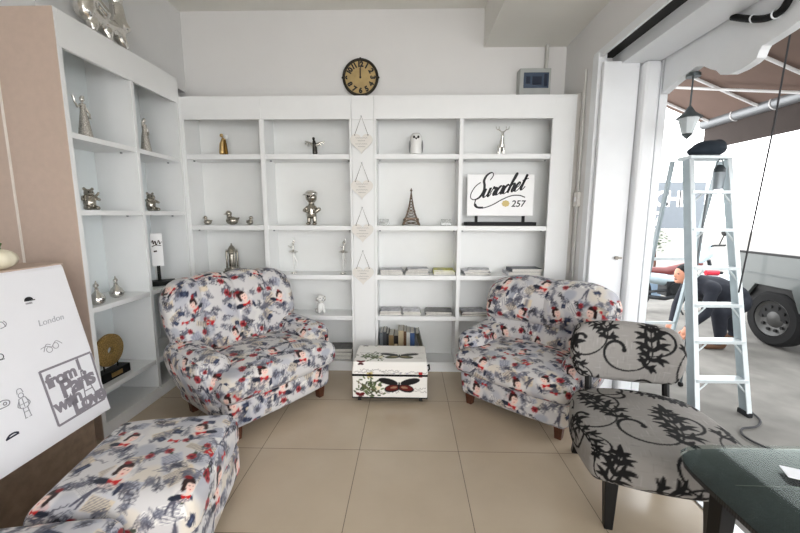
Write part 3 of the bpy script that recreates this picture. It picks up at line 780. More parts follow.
o = [c for c in bpy.data.objects if c.get('label','').startswith('pewter bear figurine with raised')][0]
MB().chain([(.03,.0,.085),(.05,.012,.10),(.055,.01,.112)],[.009,.008,.007]).build('paw', PEWTER, o, remesh=.003)
bear('pewter bear figurine beside the second bay divider of left bookcase', -2.03, 2.862, 1.4428, .155, rad(70))
def bell(label, x, y, z, k):
    t = thing('silver_bottle', label, 'figurine', (x,y,z))
    MB().lathe([(.022*k,0),(.040*k,.012*k),(.045*k,.035*k),(.034*k,.062*k),(.016*k,.082*k),(.011*k,.10*k),(.014*k,.104*k),(.006*k,.108*k)]).build('body', CHROME, t)
    MB().lathe([(.004*k,.107*k),(.015*k,.118*k),(.015*k,.130*k),(.006*k,.140*k),(.004*k,.150*k),(.001*k,.156*k)]).build('stopper', CHROME, t)
bell('round silver bottle nearest the beige end panel, third row of left bookcase', -1.99, 2.235, .8458, .98)
bell('round silver bottle with stopper in the middle of its shelf, left bookcase', -2.03, 2.44, .8458, .96)
tg = thing('table_sign', 'narrow white sign on a black foot in the left bookcase', 'sign', (-2.03,2.885,.8458), rad(38))
MB().bx(-.040,.040,-.006,.006,.155,.42).build('board', SIGNW, tg, smooth=False, bevel=.002)
MB().bx(-.012,.012,-.006,.006,.02,.16).build('post', BLACK, tg, smooth=False)
MB().bx(-.11,.11,-.06,.06,0,.036).build('foot', BLACK, tg, smooth=False, bevel=.003)
s = MB(); MM = Matrix.Translation((-.036,-.0068,.315)) @ UPY
ribbon(s, catmull([(0,.03),(.01,.05),(.016,.02),(.026,.045),(.034,.012),(.05,.05),(.058,.02),(.07,.04)],6), (.004,.009), MM)
ribbon(s, catmull([(.004,.0),(.03,.012),(.066,.006)],6), .006, MM); ribbon(s, A2((.012,-.04),(.034,-.036)), .012, MM); s.build('lettering', mat('brown_ink',(.22,.16,.12),.6), tg, smooth=False)
dk = thing('disc_trophy', 'gold speckled disc with centre hole on a black stand', 'trophy', (-2.03,2.325,.3128), rad(88))
MB().bx(-.115,.115,-.04,.04,0,.06).build('plinth', BLACK, dk, smooth=False, bevel=.004)
MB().bx(-.045,.045,-.0415,-.039,.015,.045).build('nameplate', GOLD, dk, smooth=False)
for sd in (-1,1): MB().cone((sd*.055,0,.06),(sd*.055,0,.115),.005).build('support_rod', BLACK, dk)
s = MB(); n = 48; Ro, Ri, zc, th = .110, .024, .192, .012
for R, y in ((Ri,-th),(.06,-th*1.25),(Ro,-th*.7),(Ro,th*.7),(.06,th*1.25),(Ri,th)):
    for i in range(n): a = 2*PI*i/n; s.v.append((R*math.cos(a), y, zc+R*math.sin(a)))
for j in range(6):
    for i in range(n): s.f.append((j*n+i, j*n+(i+1)%n, ((j+1)%6)*n+(i+1)%n, ((j+1)%6)*n+i))
s.build('disc', BRONZE, dk)
# large chrome sculpture on top
sp = MB()
sp.chain([(.0,-.13,.115),(0,-.03,.10),(.01,.05,.10),(.0,.11,.11)],[.060,.056,.052,.056])
for y0, y1 in ((-.11,-.12),(-.005,.0),(.105,.135)): sp.chain([(.01,y0,.09),(.025,(y0+y1)/2,.045),(.03,y1,.018)],[.046,.034,.024])
sp.chain([(.0,-.13,.12),(.01,-.14,.20),(.02,-.12,.26)],[.060,.054,.048]); sp.ell((.02,-.11,.31),.05); sp.chain([(.03,-.09,.20),(.05,-.03,.15)],[.034,.028])
sp.chain([(.0,.10,.12),(.01,.125,.19),(.01,.115,.26)],[.054,.046,.042]); sp.ell((.01,.11,.31),.045); sp.chain([(.02,.12,.20),(.045,.15,.14)],[.028,.024])
tag(sp.build('sculpture', CHROME, remesh=.008, loc=(-1.995,2.525,2.540)), 'large shiny silver figure sculpture on top of the left bookcase', 'sculpture')

# ================================================================== FIGURINES, BACK BOOKCASES
YF = 3.27
cp = thing('couple_figurine', 'slim gold embracing couple figurine on the top left back shelf', 'figurine', (-1.625,YF,1.9248))
s = MB(); s.chain([(-.015,0,.02),(-.012,0,.09),(.0,0,.135)],[.026,.022,.013]); s.ell((-.012,0,.165),.016); s.chain([(-.01,0,.125),(.02,-.006,.13)],[.009,.007]); s.xform(Matrix.Translation((0,0,.008))); s.build('left_body', GOLD, cp, remesh=.003)
s = MB(); s.chain([(.022,0,.018),(.016,0,.09),(.012,0,.13)],[.016,.015,.012]); s.xform(Matrix.Translation((0,0,.004))); s.build('right_body', mat('dark_gold',(.45,.34,.16),.35,1.), cp, remesh=.003)
MB().ell((.026,0,.160),.018).build('head', CERAM, cp)
MB().bx(-.045,.045,-.025,.025,0,.006).build('foot', GOLD, cp, smooth=False)
eg = thing('eagle_figurine', 'small silver eagle figurine with spread wings', 'figurine', (-.823,YF,1.9248))
s = MB(); s.chain([(0,0,.01),(0,0,.05),(-.004,-.005,.10)],[.022,.020,.014]); s.ell((-.006,-.014,.125),(.013,.016,.013)); s.cone((-.006,-.026,.124),(-.006,-.042,.117),.006,.001); s.xform(Matrix.Translation((0,0,.016))); s.build('body', mat('dark_silver',(.32,.31,.30),.25,1.,var=.3), eg, remesh=.003)
for sd in (-1,1):
    s = MB(); s.chain([(sd*.008,0,.085),(sd*.045,0,.105),(sd*.085,.004,.122)],[.014,.013,.006]); s.chain([(sd*.04,0,.10),(sd*.062,0,.085)],[.011,.005]); s.chain([(sd*.065,0,.112),(sd*.085,0,.098)],[.009,.004]); s.build('wing', CHROME, eg, remesh=.003)
def duck(label, x, h, rz):
    k = h/.12; t = thing('duck_figurine', label, 'figurine', (x,YF,1.3238), rz)
    s = MB(); s.ell((0,0,.036),(.050,.038,.036)); s.chain([(.03,0,.045),(.055,0,.06)],[.02,.006]); s.chain([(-.02,0,.05),(-.024,0,.08)],[.022,.018]); s.ell((-.024,0,.095),(.026,.024,.025)); s.xform(Matrix.Scale(k,4)); s.build('body', PEWTER, t, remesh=.004)
    MB().ell((-.052*k,0,.09*k),(.012*k,.010*k,.004*k)).build('beak', PEWTER, t)
duck('small pewter duck left of the big duck on the back shelf', -1.813, .082, rad(20))
duck('largest of three pewter ducks, middle of the back shelf row', -1.589, .128, rad(15))
duck('small pewter duck right of the big duck on the back shelf', -1.43, .082, rad(160))
tw = thing('tower_ornament', 'pewter gothic tower ornament in the leftmost back bay', 'ornament', (-1.612,YF,.8878))
MB().bx(-.065,.065,-.05,.05,0,.02).bx(-.055,.055,-.042,.042,.02,.045).build('base', PEWTER, tw, smooth=False, bevel=.003)
for sx in (-1,1):
    for sy in (-1,1):
        MB().cone((sx*.036,sy*.028,.045),(sx*.036,sy*.028,.19),.009,.008,10).build('column', PEWTER, tw)
        MB().cone((sx*.036,sy*.028,.19),(sx*.036,sy*.028,.222),.009,.001,10).build('pinnacle', PEWTER, tw)
MB().lathe([(.022,.045),(.022,.17),(.045,.185),(.036,.215),(.022,.24),(.008,.255),(.004,.272)],n=8).build('spire', PEWTER, tw)
bu = thing('boy_figurine', 'large silver boy figurine with cap, back shelf near the pillar', 'figurine', (-.869,YF,1.3238))
s = MB(); s.ell((0,0,.245),(.052,.048,.052)); s.chain([(0,0,.19),(0,0,.14),(0,0,.10)],[.026,.040,.042])
s.chain([(.035,-.01,.155),(.06,-.03,.125),(.055,-.045,.115)],[.016,.014,.012]); s.chain([(-.035,-.01,.155),(-.06,-.025,.13),(-.03,-.05,.12)],[.016,.014,.012])
for sd in (-1,1): s.chain([(sd*.022,0,.10),(sd*.026,0,.035)],[.022,.019]); s.ell((sd*.028,-.014,.014),(.022,.034,.014))
s.ell((0,-.048,.238),(.010,.012,.010)); s.build('body', PEWTER, bu, remesh=.004)
s = MB(); s.ell((0,.004,.276),(.058,.055,.034)); s.ell((-.02,-.05,.265),(.045,.03,.008)); s.build('cap', CHROME, bu, remesh=.004)
s = MB(); s.chain([(.05,-.05,.12),(.075,-.04,.14)],[.014,.02]); s.build('parcel', PEWTER, bu, remesh=.004)
s = MB()
for sd in (-1,1): s.ell((sd*.018,-.045,.25),(.006,.004,.008))
s.build('eyes', BLACK, bu)
def ballerina(label, x, lean):
    t = thing('ballerina_figurine', label, 'figurine', (x,YF,.8878))
    MB().lathe([(.028,0),(.026,.008),(.006,.014)]).build('base', CHROME, t)
    s = MB(); s.chain([(0,0,.01),(lean*.2,0,.10),(lean*.3,0,.195)],[.004,.005,.009]); s.chain([(lean*.3,0,.17),(.03,.01,.10),(.012,.012,.05)],[.008,.005,.003]); s.build('legs', CERAM, t)
    MB().lathe([(.008,.186),(.040,.192),(.044,.198),(.010,.214)],c=(lean*.3,0,0)).build('skirt', CHROME, t)
    s = MB(); s.chain([(lean*.3,0,.205),(lean*.5,0,.245)],[.011,.012]); s.ell((lean*.6,0,.275),.013); s.chain([(lean*.5,0,.25),(lean+.012,0,.285),(lean,0,.325)],[.005,.004,.003]); s.chain([(lean*.5,0,.25),(lean-.028,0,.235),(lean-.045,0,.25)],[.005,.004,.003]); s.ell((lean*.6,.004,.29),.007); s.build('torso', CHROME, t)
ballerina('slender white and silver ballerina, left one of the pair', -1.049, .004)
ballerina('slender white and silver ballerina beside the heart pillar', -.600, .022)
dg = thing('dog_figurine', 'sitting white and silver dog figurine, lower back shelf', 'figurine', (-.811,YF,.5168), rad(25))
s = MB(); s.ell((0,.01,.06),(.036,.045,.05)); s.chain([(0,-.005,.09),(0,-.012,.115)],[.026,.024]); s.ell((0,-.015,.14),(.036,.034,.034)); s.ell((0,-.048,.130),(.015,.018,.013))
for sd in (-1,1): s.chain([(sd*.02,-.025,.08),(sd*.022,-.032,.012)],[.012,.011]); s.ell((sd*.032,.02,.02),(.018,.032,.02))
s.build('body', CERAM, dg, remesh=.004)
s = MB()
for sd in (-1,1): s.ell((sd*.035,-.008,.135),(.010,.016,.026))
s.build('ears', CHROME, dg); s = MB().ell((0,-.066,.134),.005)
for sd in (-1,1): s.ell((sd*.014,-.046,.148),.0045)
s.build('eyes_and_nose', BLACK, dg); MB().torus((0,-.008,.108),.026,.004).build('collar', CHROME, dg)
ow = thing('owl_figurine', 'white owl figurine with black face mark, top shelf', 'figurine', (.056,YF,1.9248))
MB().lathe([(.034,0),(.050,.012),(.056,.05),(.054,.10),(.052,.14),(.046,.165),(.030,.183),(.008,.188)]).build('body', CERAM, ow)
s = MB()
for sd in (-1,1): s.ell((sd*.018,-.047,.146),(.010,.006,.012)); s.chain([(sd*.004,-.052,.132),(sd*.02,-.049,.152)],[.003,.003])
s.cone((0,-.050,.138),(0,-.058,.122),.007,.001); s.build('face', BLACK, ow)
for sd in (-1,1): MB().ell((sd*.052,0,.075),(.010,.036,.055)).build('wing', mat('grey_ceramic',(.45,.45,.46),.3), ow)
ef = thing('tower_model', 'bronze-grey lattice tower model on the shelf between two glass blocks', 'model', (.017,YF,1.3238))
tm = mat('tower_bronze',(.42,.36,.31),.35,.9,var=.25,scale=60)
prof = [(0,.082),(.05,.060),(.10,.042),(.16,.027),(.22,.017),(.285,.008)]
def wat(z):
    for (z0,w0),(z1,w1) in zip(prof[:-1],prof[1:]):
        if z <= z1: return w0+(w1-w0)*(z-z0)/(z1-z0)
    return .008
for sx in (-1,1):
    for sy in (-1,1):
        MB().tube([(sx*(w-.008),sy*(w-.008),z+.004) for z, w in prof], [.0085,.008,.007,.006,.0055,.005]).build('leg', tm, ef)
s = MB(); zs = [0,.03,.06,.09,.115,.14,.165,.19,.215,.24,.265]
for a, b in zip(zs[:-1], zs[1:]):
    wa, wb = wat(a)-.008, wat(b)-.008
    for q in range(4):
        R_ = Matrix.Rotation(q*PI/2,4,'Z')
        for sd in (-1,1): s.tube([R_ @ Vector((sd*wa,-wa,a+.004)), R_ @ Vector((-sd*wb,-wb,b+.004))], .0028, 5)
for q in range(4):
    R_ = Matrix.Rotation(q*PI/2,4,'Z'); s.tube([R_ @ Vector((.058*math.cos(t),-.066,.008+.05*math.sin(t))) for t in np.linspace(0.1,3.04,10)], .0035, 5)
s.build('lattice', tm, ef)
MB().box((0,0,.062),(.128,.128,.008)).build('first_deck', tm, ef, smooth=False); MB().box((0,0,.125),(.080,.080,.007)).build('second_deck', tm, ef, smooth=False)
MB().cone((0,0,.28),(0,0,.325),.006,.003).ell((0,0,.305),.011).build('mast', tm, ef)
gm = bpy.data.materials.new('clear_crystal'); gm.use_nodes = True
b = gm.node_tree.nodes['Principled BSDF']; b.inputs['Transmission Weight'].default_value = .9; b.inputs['Roughness'].default_value = .05; b.inputs['Base Color'].default_value = (.95,.96,.96,1)
for lb, x in (('clear glass candle block left of the tower model',-.224),('clear glass candle block right of the tower model',.327)):
    t = thing('glass_block', lb, 'ornament', (x,YF,1.3238)); MB().bx(-.048,.048,-.03,.03,0,.03).build('block', gm, t, smooth=False, bevel=.004)
    for sd in (-1,1): MB().lathe([(.016,.03),(.02,.052),(.017,.056)],c=(sd*.022,0,0)).build('cup', gm, t)
de = thing('deer_figurine', 'clear silver deer figurine with antlers above the shop sign', 'figurine', (.787,YF,1.9248))
s = MB(); s.ell((0,.01,.075),(.032,.045,.034)); s.chain([(0,-.015,.09),(0,-.024,.15),(0,-.03,.175)],[.022,.014,.014]); s.ell((0,-.045,.178),(.012,.022,.012))
for sx in (-1,1):
    for yy in (-.015,.035): s.chain([(sx*.016,yy,.06),(sx*.02,yy,.006)],[.011,.006])
s.build('body', CHROME, de, remesh=.004)
for sd in (-1,1):
    s = MB(); s.tube([(sd*.006,-.03,.186),(sd*.03,-.028,.205),(sd*.05,-.028,.212),(sd*.055,-.028,.232)],.004); s.tube([(sd*.03,-.028,.205),(sd*.03,-.028,.232)],.0035); s.build('antler', CHROME, de)
# shop sign
sg = thing('shop_sign', 'white shop sign with black script lettering on a black stand', 'sign', (.794,3.26,1.3238))
MB().bx(-.305,.305,-.055,.055,0,.032).build('base', BLACK, sg, smooth=False, bevel=.003)
for sd in (-1,1): MB().bx(sd*.205-.012,sd*.205+.012,-.008,.008,.032,.09).build('post', BLACK, sg, smooth=False)
MB().bx(-.290,.285,-.010,.010,.085,.442).build('board', SIGNW, sg, smooth=False, bevel=.003)
GL = {'S':[[(1.55,2.0),(1.75,2.5),(1.35,2.9),(.75,2.7),(.62,2.1),(1.0,1.5),(1.25,.8),(1.0,.15),(.35,-.05),(-.35,.25),(-.6,.9),(-.35,1.6),(.2,1.95)]],
 'u':[[(0,.7),(.2,1),(.22,.3),(.45,0),(.75,.3),(.9,1),(.9,.2),(1.1,0),(1.3,.35)]],'r':[[(0,.35),(.2,1.05),(.3,.8),(.62,.92),(.52,.25),(.7,0),(.95,.35)]],
 'a':[[(.72,.8),(.4,1),(.05,.55),(.12,.05),(.4,.05),(.7,.5),(.8,1),(.74,.25),(.9,0),(1.15,.35)]],'c':[[(.62,.78),(.42,1),(.06,.6),(.12,.08),(.42,0),(.82,.35)]],
 'h':[[(0,.3),(.35,1.3),(.5,2.0),(.3,2.1),(.16,1.2),(.08,0),(.2,.6),(.48,1),(.66,.8),(.62,.2),(.8,0),(1.05,.35)]],'e':[[(0,.35),(.4,.5),(.58,.82),(.4,1),(.1,.65),(.12,.12),(.42,0),(.82,.4)]],
 't':[[(0,.35),(.3,1.1),(.38,1.75),(.28,.3),(.48,0),(.8,.35)],[(.02,1.12),(.8,1.25)]]}
s = MB(); k = .070; cx = -.245; base_ = .235
for ch in 'Surachet':
    for st in GL[ch]:
        pts = []
        for p in catmull(st, 7):
            kk = k*(.98 if ch == 'S' else 1.0)
            lx = (p[0]*.86+.42*p[1])*kk; pts.append(np.array([cx+lx, base_+p[1]*kk+(cx+lx+.19)*.20]))
        ribbon(s, pts, (.0075,.0215), Matrix.Translation((0,-.0104,0)) @ UPY)
    cx += {'S':1.22,'u':1.18,'r':.82,'a':1.0,'c':.70,'h':.92,'e':.70,'t':.7}[ch]*k*.86
ribbon(s, catmull([(-.215,.225),(-.225,.175),(-.19,.152),(-.13,.158),(-.06,.185),(.01,.225),(.09,.258),(.16,.262),(.21,.245)],8), .0085, Matrix.Translation((0,-.0104,0)) @ UPY)
ribbon(s, catmull([(-.222,.19),(-.20,.160),(-.15,.156)],8), .017, Matrix.Translation((0,-.0106,0)) @ UPY)
add_text(s, '257', .078, Matrix.Translation((.093,-.0104,.165)) @ UPY, offset=.0012, shear=.18, depth=.001)
s.build('lettering', DARKINK, sg, smooth=False)
s = MB()
for a in np.linspace(0, 2*PI, 9)[:-1]: s.ell((.045+.022*math.cos(a),-.0108,.192+.018*math.sin(a)),(.012,.001,.010))
s.ell((.045,-.0112,.192),(.022,.001,.019)); s.build('rose_emblem', mat('pale_gold_print',(.80,.72,.46),.5), sg)

# magazines and books
magm = [mat('magazine_cover_%s' % n, c, .35, var=.5, scale=28) for n, c in (('grey',(.60,.60,.62)),('dark',(.30,.29,.28)),('yellow',(.72,.72,.20)),('pale',(.74,.74,.76)),('tan',(.58,.52,.46)),('green',(.50,.55,.46)),('black',(.13,.12,.13)),('navy',(.10,.14,.22)))]
pagem = mat('paper_pages',(.88,.87,.84),.8,var=.06,scale=90)
GREY_, DARK_, YEL_, PALE_, TAN_, GRN_, BLK_, NAV_ = range(8)
def magazine(label, x, y, z, w, d, h, rz, mi, tilt=0):
    t = thing('magazine', label, 'magazine', (x,y,z), rz)
    t.rotation_euler = (0, tilt, rz)
    MB().bx(-w/2+.002,w/2-.002,-d/2+.002,d/2-.002,.0012,h-.0012).build('pages', pagem, t, smooth=False)
    s = MB().bx(-w/2,w/2,-d/2,d/2,0,.0012).bx(-w/2,w/2,-d/2,d/2,h-.0012,h).bx(-w/2,-w/2+.0015,-d/2,d/2,0,h); s.build('cover', magm[mi], t, smooth=False)
def pile(desc, place, x, y, z, specs):
    zz = z+.0006; words = ['bottom','second','third','fourth','fifth','sixth']
    for i, (w, d, h, rz, mi, dx) in enumerate(specs):
        pos = 'topmost' if i == len(specs)-1 else ('lowest' if i == 0 else words[i]+' from below')
        cn = ['grey','dark','yellow','pale grey','tan','green','black','navy'][mi]
        magazine(f'{cn} magazine, {pos} in the {desc} {place}', x+dx, y, zz, w, d, h, rad(rz), mi); zz += h+.0006
pile('pale pile', 'under the tower model, left', -.155, 3.297, .887, [(.20,.172,.014,2,PALE_,0),(.20,.172,.012,-2,GREY_,.004),(.19,.172,.014,2,GREY_,-.006)])
pile('dark pile', 'under the tower model, middle', 0.078, 3.297, .887, [(.215,.172,.012,-2,PALE_,.0),(.20,.172,.012,3,DARK_,-.01),(.20,.172,.012,-2,BLK_,.0),(.19,.172,.012,5,GREY_,-.0)])
pile('yellow pile', 'under the tower model, right', 0.316, 3.297, .887, [(.19,.172,.010,0,GREY_,.0),(.19,.172,.018,0,YEL_,.0),(.18,.172,.014,-3,YEL_,-.004)])
pile('loose pile', 'below the shop sign', .60, 3.297, .887, [(.22,.172,.010,5,PALE_,0),(.23,.172,.012,-7,DARK_,.02),(.22,.172,.012,5,PALE_,-.01),(.19,.172,.010,-8,GREY_,.03)])
pile('blue stack', 'below the shop sign', 1.02, 3.297, .887, [(.29,.172,.030,2,PALE_,-.0),(.27,.172,.028,3,NAV_,.02)])
pile('wide pile', 'on the lower shelf, left', -.165, 3.297, .516, [(.20,.172,.012,1,PALE_,-.0),(.19,.172,.012,-2,TAN_,.004),(.19,.172,.012,2,GREY_,.002)])
pile('green pile', 'on the lower shelf, middle', 0.028, 3.297, .516, [(.16,.172,.010,-2,PALE_,-.0),(.16,.172,.012,2,GRN_,.004),(.16,.172,.012,-1,PALE_,-.004)])
pile('dark pile', 'on the lower shelf, right', .27, 3.297, .516, [(.24,.172,.010,0,BLK_,.0),(.23,.172,.012,3,GREY_,.0),(.24,.172,.010,-4,DARK_,.005)])
pile('brown pile', 'beside the two-tier armchair', .60, 3.297, .516, [(.25,.172,.012,2,TAN_,.0),(.25,.172,.012,-5,DARK_,.01),(.22,.172,.012,5,GREY_,-.01)])
pile('black stack', 'on the bottom shelf by the pillar', -.70, 3.295, .0908, [(.34,.172,.034,1,BLK_,.0),(.33,.172,.036,-1,BLK_,.012),(.34,.172,.030,2,DARK_,.006)])
bx = -.262
for i, (lb, w, h, col) in enumerate((('grey paperback at the left end of the books behind the trunk',.026,.262,(.42,.44,.46)),('dark grey book, second in the row behind the trunk',.030,.268,(.24,.25,.27)),('black book, third in the row behind the trunk',.022,.255,(.10,.10,.12)),('tan hardback, fourth in the row behind the trunk',.044,.240,(.55,.46,.32)),('black book with cream panel, fifth in the row behind trunk',.040,.236,(.13,.10,.09)),('cream book, tallest in the middle of the row behind trunk',.046,.285,(.72,.66,.54)),('brown book beside the white one, row behind trunk',.026,.278,(.36,.24,.14)),('white book left of the blue book, row behind trunk',.030,.268,(.82,.82,.80)),('blue book near the right end, row behind trunk',.042,.262,(.22,.33,.52)),('dark olive book leaning at the right end, row behind trunk',.030,.262,(.22,.21,.15)))):
    t = thing('book', lb, 'book', (bx+w/2,3.295,.0908)); 
    if i == 9: t.location.x += .072; t.location.z = .0955; t.rotation_euler = (0,rad(-14),0)
    MB().bx(-w/2+.003,w/2-.003,-.088,.09,.003,h-.003).build('pages', pagem, t, smooth=False)
    s = MB().bx(-w/2,-w/2+.003,-.092,.094,0,h).bx(w/2-.003,w/2,-.092,.094,0,h).bx(-w/2,w/2,-.094,-.089,0,h); s.build('cover', mat('book_cover_%d' % i, col, .5, var=.12), t, smooth=False)
    if i == 4: MB().bx(-w/2+.006,w/2-.006,-.0948,-.0938,.07,.16).build('spine_label', mat('cream_label',(.80,.74,.62),.6), t, smooth=False)
    bx += w+.0015

# ================================================================== HEART PLAQUES, CLOCK, METER
ht = mat('heart_white_wood',(.895,.88,.855),.6,var=.02); cord = mat('grey_twine',(.42,.38,.34),.9)
for lb, z in (('topmost white heart plaque hanging on the pillar',2.228),('second white heart plaque from the top of the pillar',1.852),('third white heart plaque from the top of the pillar',1.482),('lowest white heart plaque hanging on the pillar',1.108)):
    t = thing('heart_plaque', lb, 'plaque', (-.402,3.166,z))
    pts = []
    for a in np.linspace(0, 2*PI, 40)[:-1]:
        x = 16*math.sin(a)**3; y = 13*math.cos(a)-5*math.cos(2*a)-2*math.cos(3*a)-math.cos(4*a); pts.append((x*.0059, -.212+y*.0056*1.0))
    MB().prism(pts, 'y', -.012, 0).build('heart', ht, t, smooth=False, bevel=.0025)
    MB().tube([(-.055,-.006,-.150),(0,-.006,-.005),(.055,-.006,-.150)], .0022, 6).build('cord', cord, t)
    for sd in (-1,1): MB().ell((sd*.055,-.008,-.154),.0065).build('bead', mat('dark_bead',(.25,.22,.2),.5), t)
    MB().cone((0,-.012,-.003),(0,.008,-.003),.004).build('nail', pinm, t)
    s = MB()
    for q, (zz, w) in enumerate(((-.178,.10),(-.200,.06),(-.226,.10),(-.248,.06))):
        ribbon(s, [np.array([-w/2+w*i/20, zz+.0045*math.sin(i*2.1+q)]) for i in range(21)], .0028, Matrix.Translation((0,-.0122,0)) @ UPY)
    s.build('handwriting', mat('faint_grey_ink',(.66,.65,.64),.7), t, smooth=False)
ck = thing('wall_clock', 'round tan clock with black rim and numerals above the pillar', 'clock', (-.448,YB-.002,2.648))
cf = mat('aged_clock_face',(.72,.62,.42),.6,var=.14,scale=14)
MB().cone((0,0,0),(0,-.03,0),.150,.150,48).build('face', cf, ck)
MB().torus((0,-.028,0),.152,.013,'y',48).build('rim', mat('clock_rim',(.16,.14,.10),.5,.3), ck)
s = MB()
for i in range(1, 13):
    a = PI/2-i*PI/6; r = .112
    M_ = Matrix.Translation((r*math.cos(a),-.0305,r*math.sin(a))) @ UPY @ Matrix.Rotation(-i*PI/6+(PI if 3 < i < 9 else 0),4,'Z') @ Matrix.Translation((0,-.020,0))
    add_text(s, str(i), .062, M_, offset=.0035, align='CENTER', spacing=.8, depth=.0015)
s.build('numerals', DARKINK, ck, smooth=False)
MB().box((-.002,-.034,.035),(.010,.002,.085)).build('hour_hand', mat('brown_hand',(.28,.17,.10),.5), ck, smooth=False); MB().box((.002,-.036,.045),(.006,.002,.11)).cone((0,-.03,0),(0,-.038,0),.009).build('minute_hand', DARKINK, ck, smooth=False)
for a in (0,90,180): MB().ell((.163*math.cos(rad(a)),-.026,.163*math.sin(rad(a))),.010).build('rim_knob', mat('clock_rim',(.16,.14,.10)), ck)
mt = thing('meter_box', 'grey electric meter box with blue window under the beam', 'meter', (1.105,YB,2.43))
MB().bx(-.14,.135,-.10,0,0,.262).build('case', mat('meter_grey',(.68,.69,.68),.5), mt, smooth=False, bevel=.008)
MB().bx(-.105,.115,-.104,-.099,.095,.225).build('window', mat('meter_window',(.30,.35,.42),.2), mt, smooth=False, bevel=.003)
s = MB().bx(-.085,-.05,-.108,-.103,.13,.19).bx(-.03,.05,-.108,-.103,.12,.19).bx(.07,.10,-.108,-.103,.11,.21); s.build('breaker', mat('meter_dark',(.12,.16,.24),.3), mt, smooth=False)
MB().cone((.11,-.035,.27),(.11,-.035,.478),.016).build('conduit', mat('white_conduit',(.80,.80,.78),.5), mt)
sw = thing('wall_switch', 'small white wall switch beside the bookcase end', 'switch', (XR,3.10,1.545))
MB().bx(-.03,0,-.035,.035,-.06,.06).build('case', mat('switch_white',(.88,.87,.85),.4), sw, smooth=False, bevel=.005); MB().bx(-.035,-.028,-.012,.012,-.02,.02).build('rocker', FRAMEW, sw, smooth=False)
cdt = MB().cone((XR-.012,3.10,1.60),(XR-.012,3.10,2.55),.009).cone((XR-.012,3.10,.3),(XR-.012,3.10,1.49),.009)
tag(cdt.build('cable_conduit', mat('white_conduit',(.8,.8,.78))), 'thin white conduit on the right wall running to the switch', 'conduit')

# ================================================================== OUTSIDE
# awning
aw = thing('awning', 'brown fabric awning over the doorway seen from below', 'awning', (1.99,1.2,0))
brown = mat('awning_brown',(.42,.345,.31),.85,var=.06,scale=5)
x0, z0, x1, z1 = 0, 2.93, 1.23, 2.43; ya, yb = -3.6, 3.10
MB().add([(x0,ya,z0),(x1,ya,z1),(x1,yb,z1),(x0,yb,z0),(x0,ya,z0+.006),(x1,ya,z1+.006),(x1,yb,z1+.006),(x0,yb,z0+.006)], [(0,1,2,3),(7,6,5,4),(0,4,5,1),(1,5,6,2),(2,6,7,3),(3,7,4,0)]).build('canopy', brown, aw, smooth=False)
wm = mat('awning_white_metal',(.86,.86,.86),.4); gm2 = mat('awning_grey_roller',(.46,.47,.48),.4,.5)
for y in (2.98, 2.42, 1.86, 1.30, .74, .0, -.8, -1.6):
    MB().tube([(x0,y,z0-.02),(x1,y,z1-.02)], .013, 8).build('rib', wm, aw)
MB().tube([(.10,3.0,2.80),(x1-.05,2.0,z1-.03)], .012, 8).build('arm', wm, aw)
MB().cone((x1+.03,ya,z1-.02),(x1+.03,yb,z1-.02),.055).build('front_bar', gm2, aw)
MB().bx(x1+.045,x1+.055,ya,yb,2.13,2.40).build('valance', mat('awning_dark_valance',(.20,.165,.15),.85,var=.08), aw, smooth=False)
for y in (2.7,2.3,1.9,1.5): MB().torus((x1+.03,y,z1-.02),.057,.006,'y',20,6).build('clip', wm, aw)
# lantern
ln = thing('pendant_lantern', 'small grey pendant lantern hanging outside the doorway', 'lantern', (1.826,2.55,0))
lm = mat('lantern_grey',(.36,.39,.40),.4,.6)
MB().lathe([(.04,2.30),(.04,2.318),(.03,2.326)]).build('ceiling_rose', lm, ln); MB().cone((0,0,2.11),(0,0,2.31),.005).build('rod', lm, ln)
MB().lathe([(.075,2.045),(.072,2.052),(.03,2.085),(.016,2.11),(.010,2.12)],n=8).build('cap', lm, ln)
MB().lathe([(.030,1.945),(.058,2.045),(.056,2.045),(.028,1.947)],n=8).build('lamp_glass', mat('frosted_glass',(.88,.91,.92),.3,trans=.4), ln, ang=20); MB().lathe([(.004,1.915),(.014,1.925),(.032,1.945),(.030,1.95)],n=8).build('finial', lm, ln)
# conduit on eave, rope
s = MB().tube(catmull([(1.778,2.233,2.501),(1.778,2.123,2.437),(1.778,2.03,2.395),(1.778,1.96,2.388),(1.778,1.925,2.415),(1.778,1.90,2.48)],5), .017, 10)
cb = s.build('eave_pipe', BLACK); tag(cb, 'black pipe clipped along the white eave above the doorway', 'pipe')
for y, zq in ((2.10,2.427),(1.98,2.388)): MB().torus((1.778,y,zq),.019,.004,'y',16,6).build('clip', FRAMEW, cb)
tag(MB().tube([(1.93,2.045,2.50),(1.92,2.06,1.9),(1.90,2.085,1.3),(1.89,2.10,.98)], .0042, 6).build('hanging_cord', mat('dark_cord',(.22,.22,.23),.8)), 'thin dark cord hanging in the doorway from the eave', 'cord')
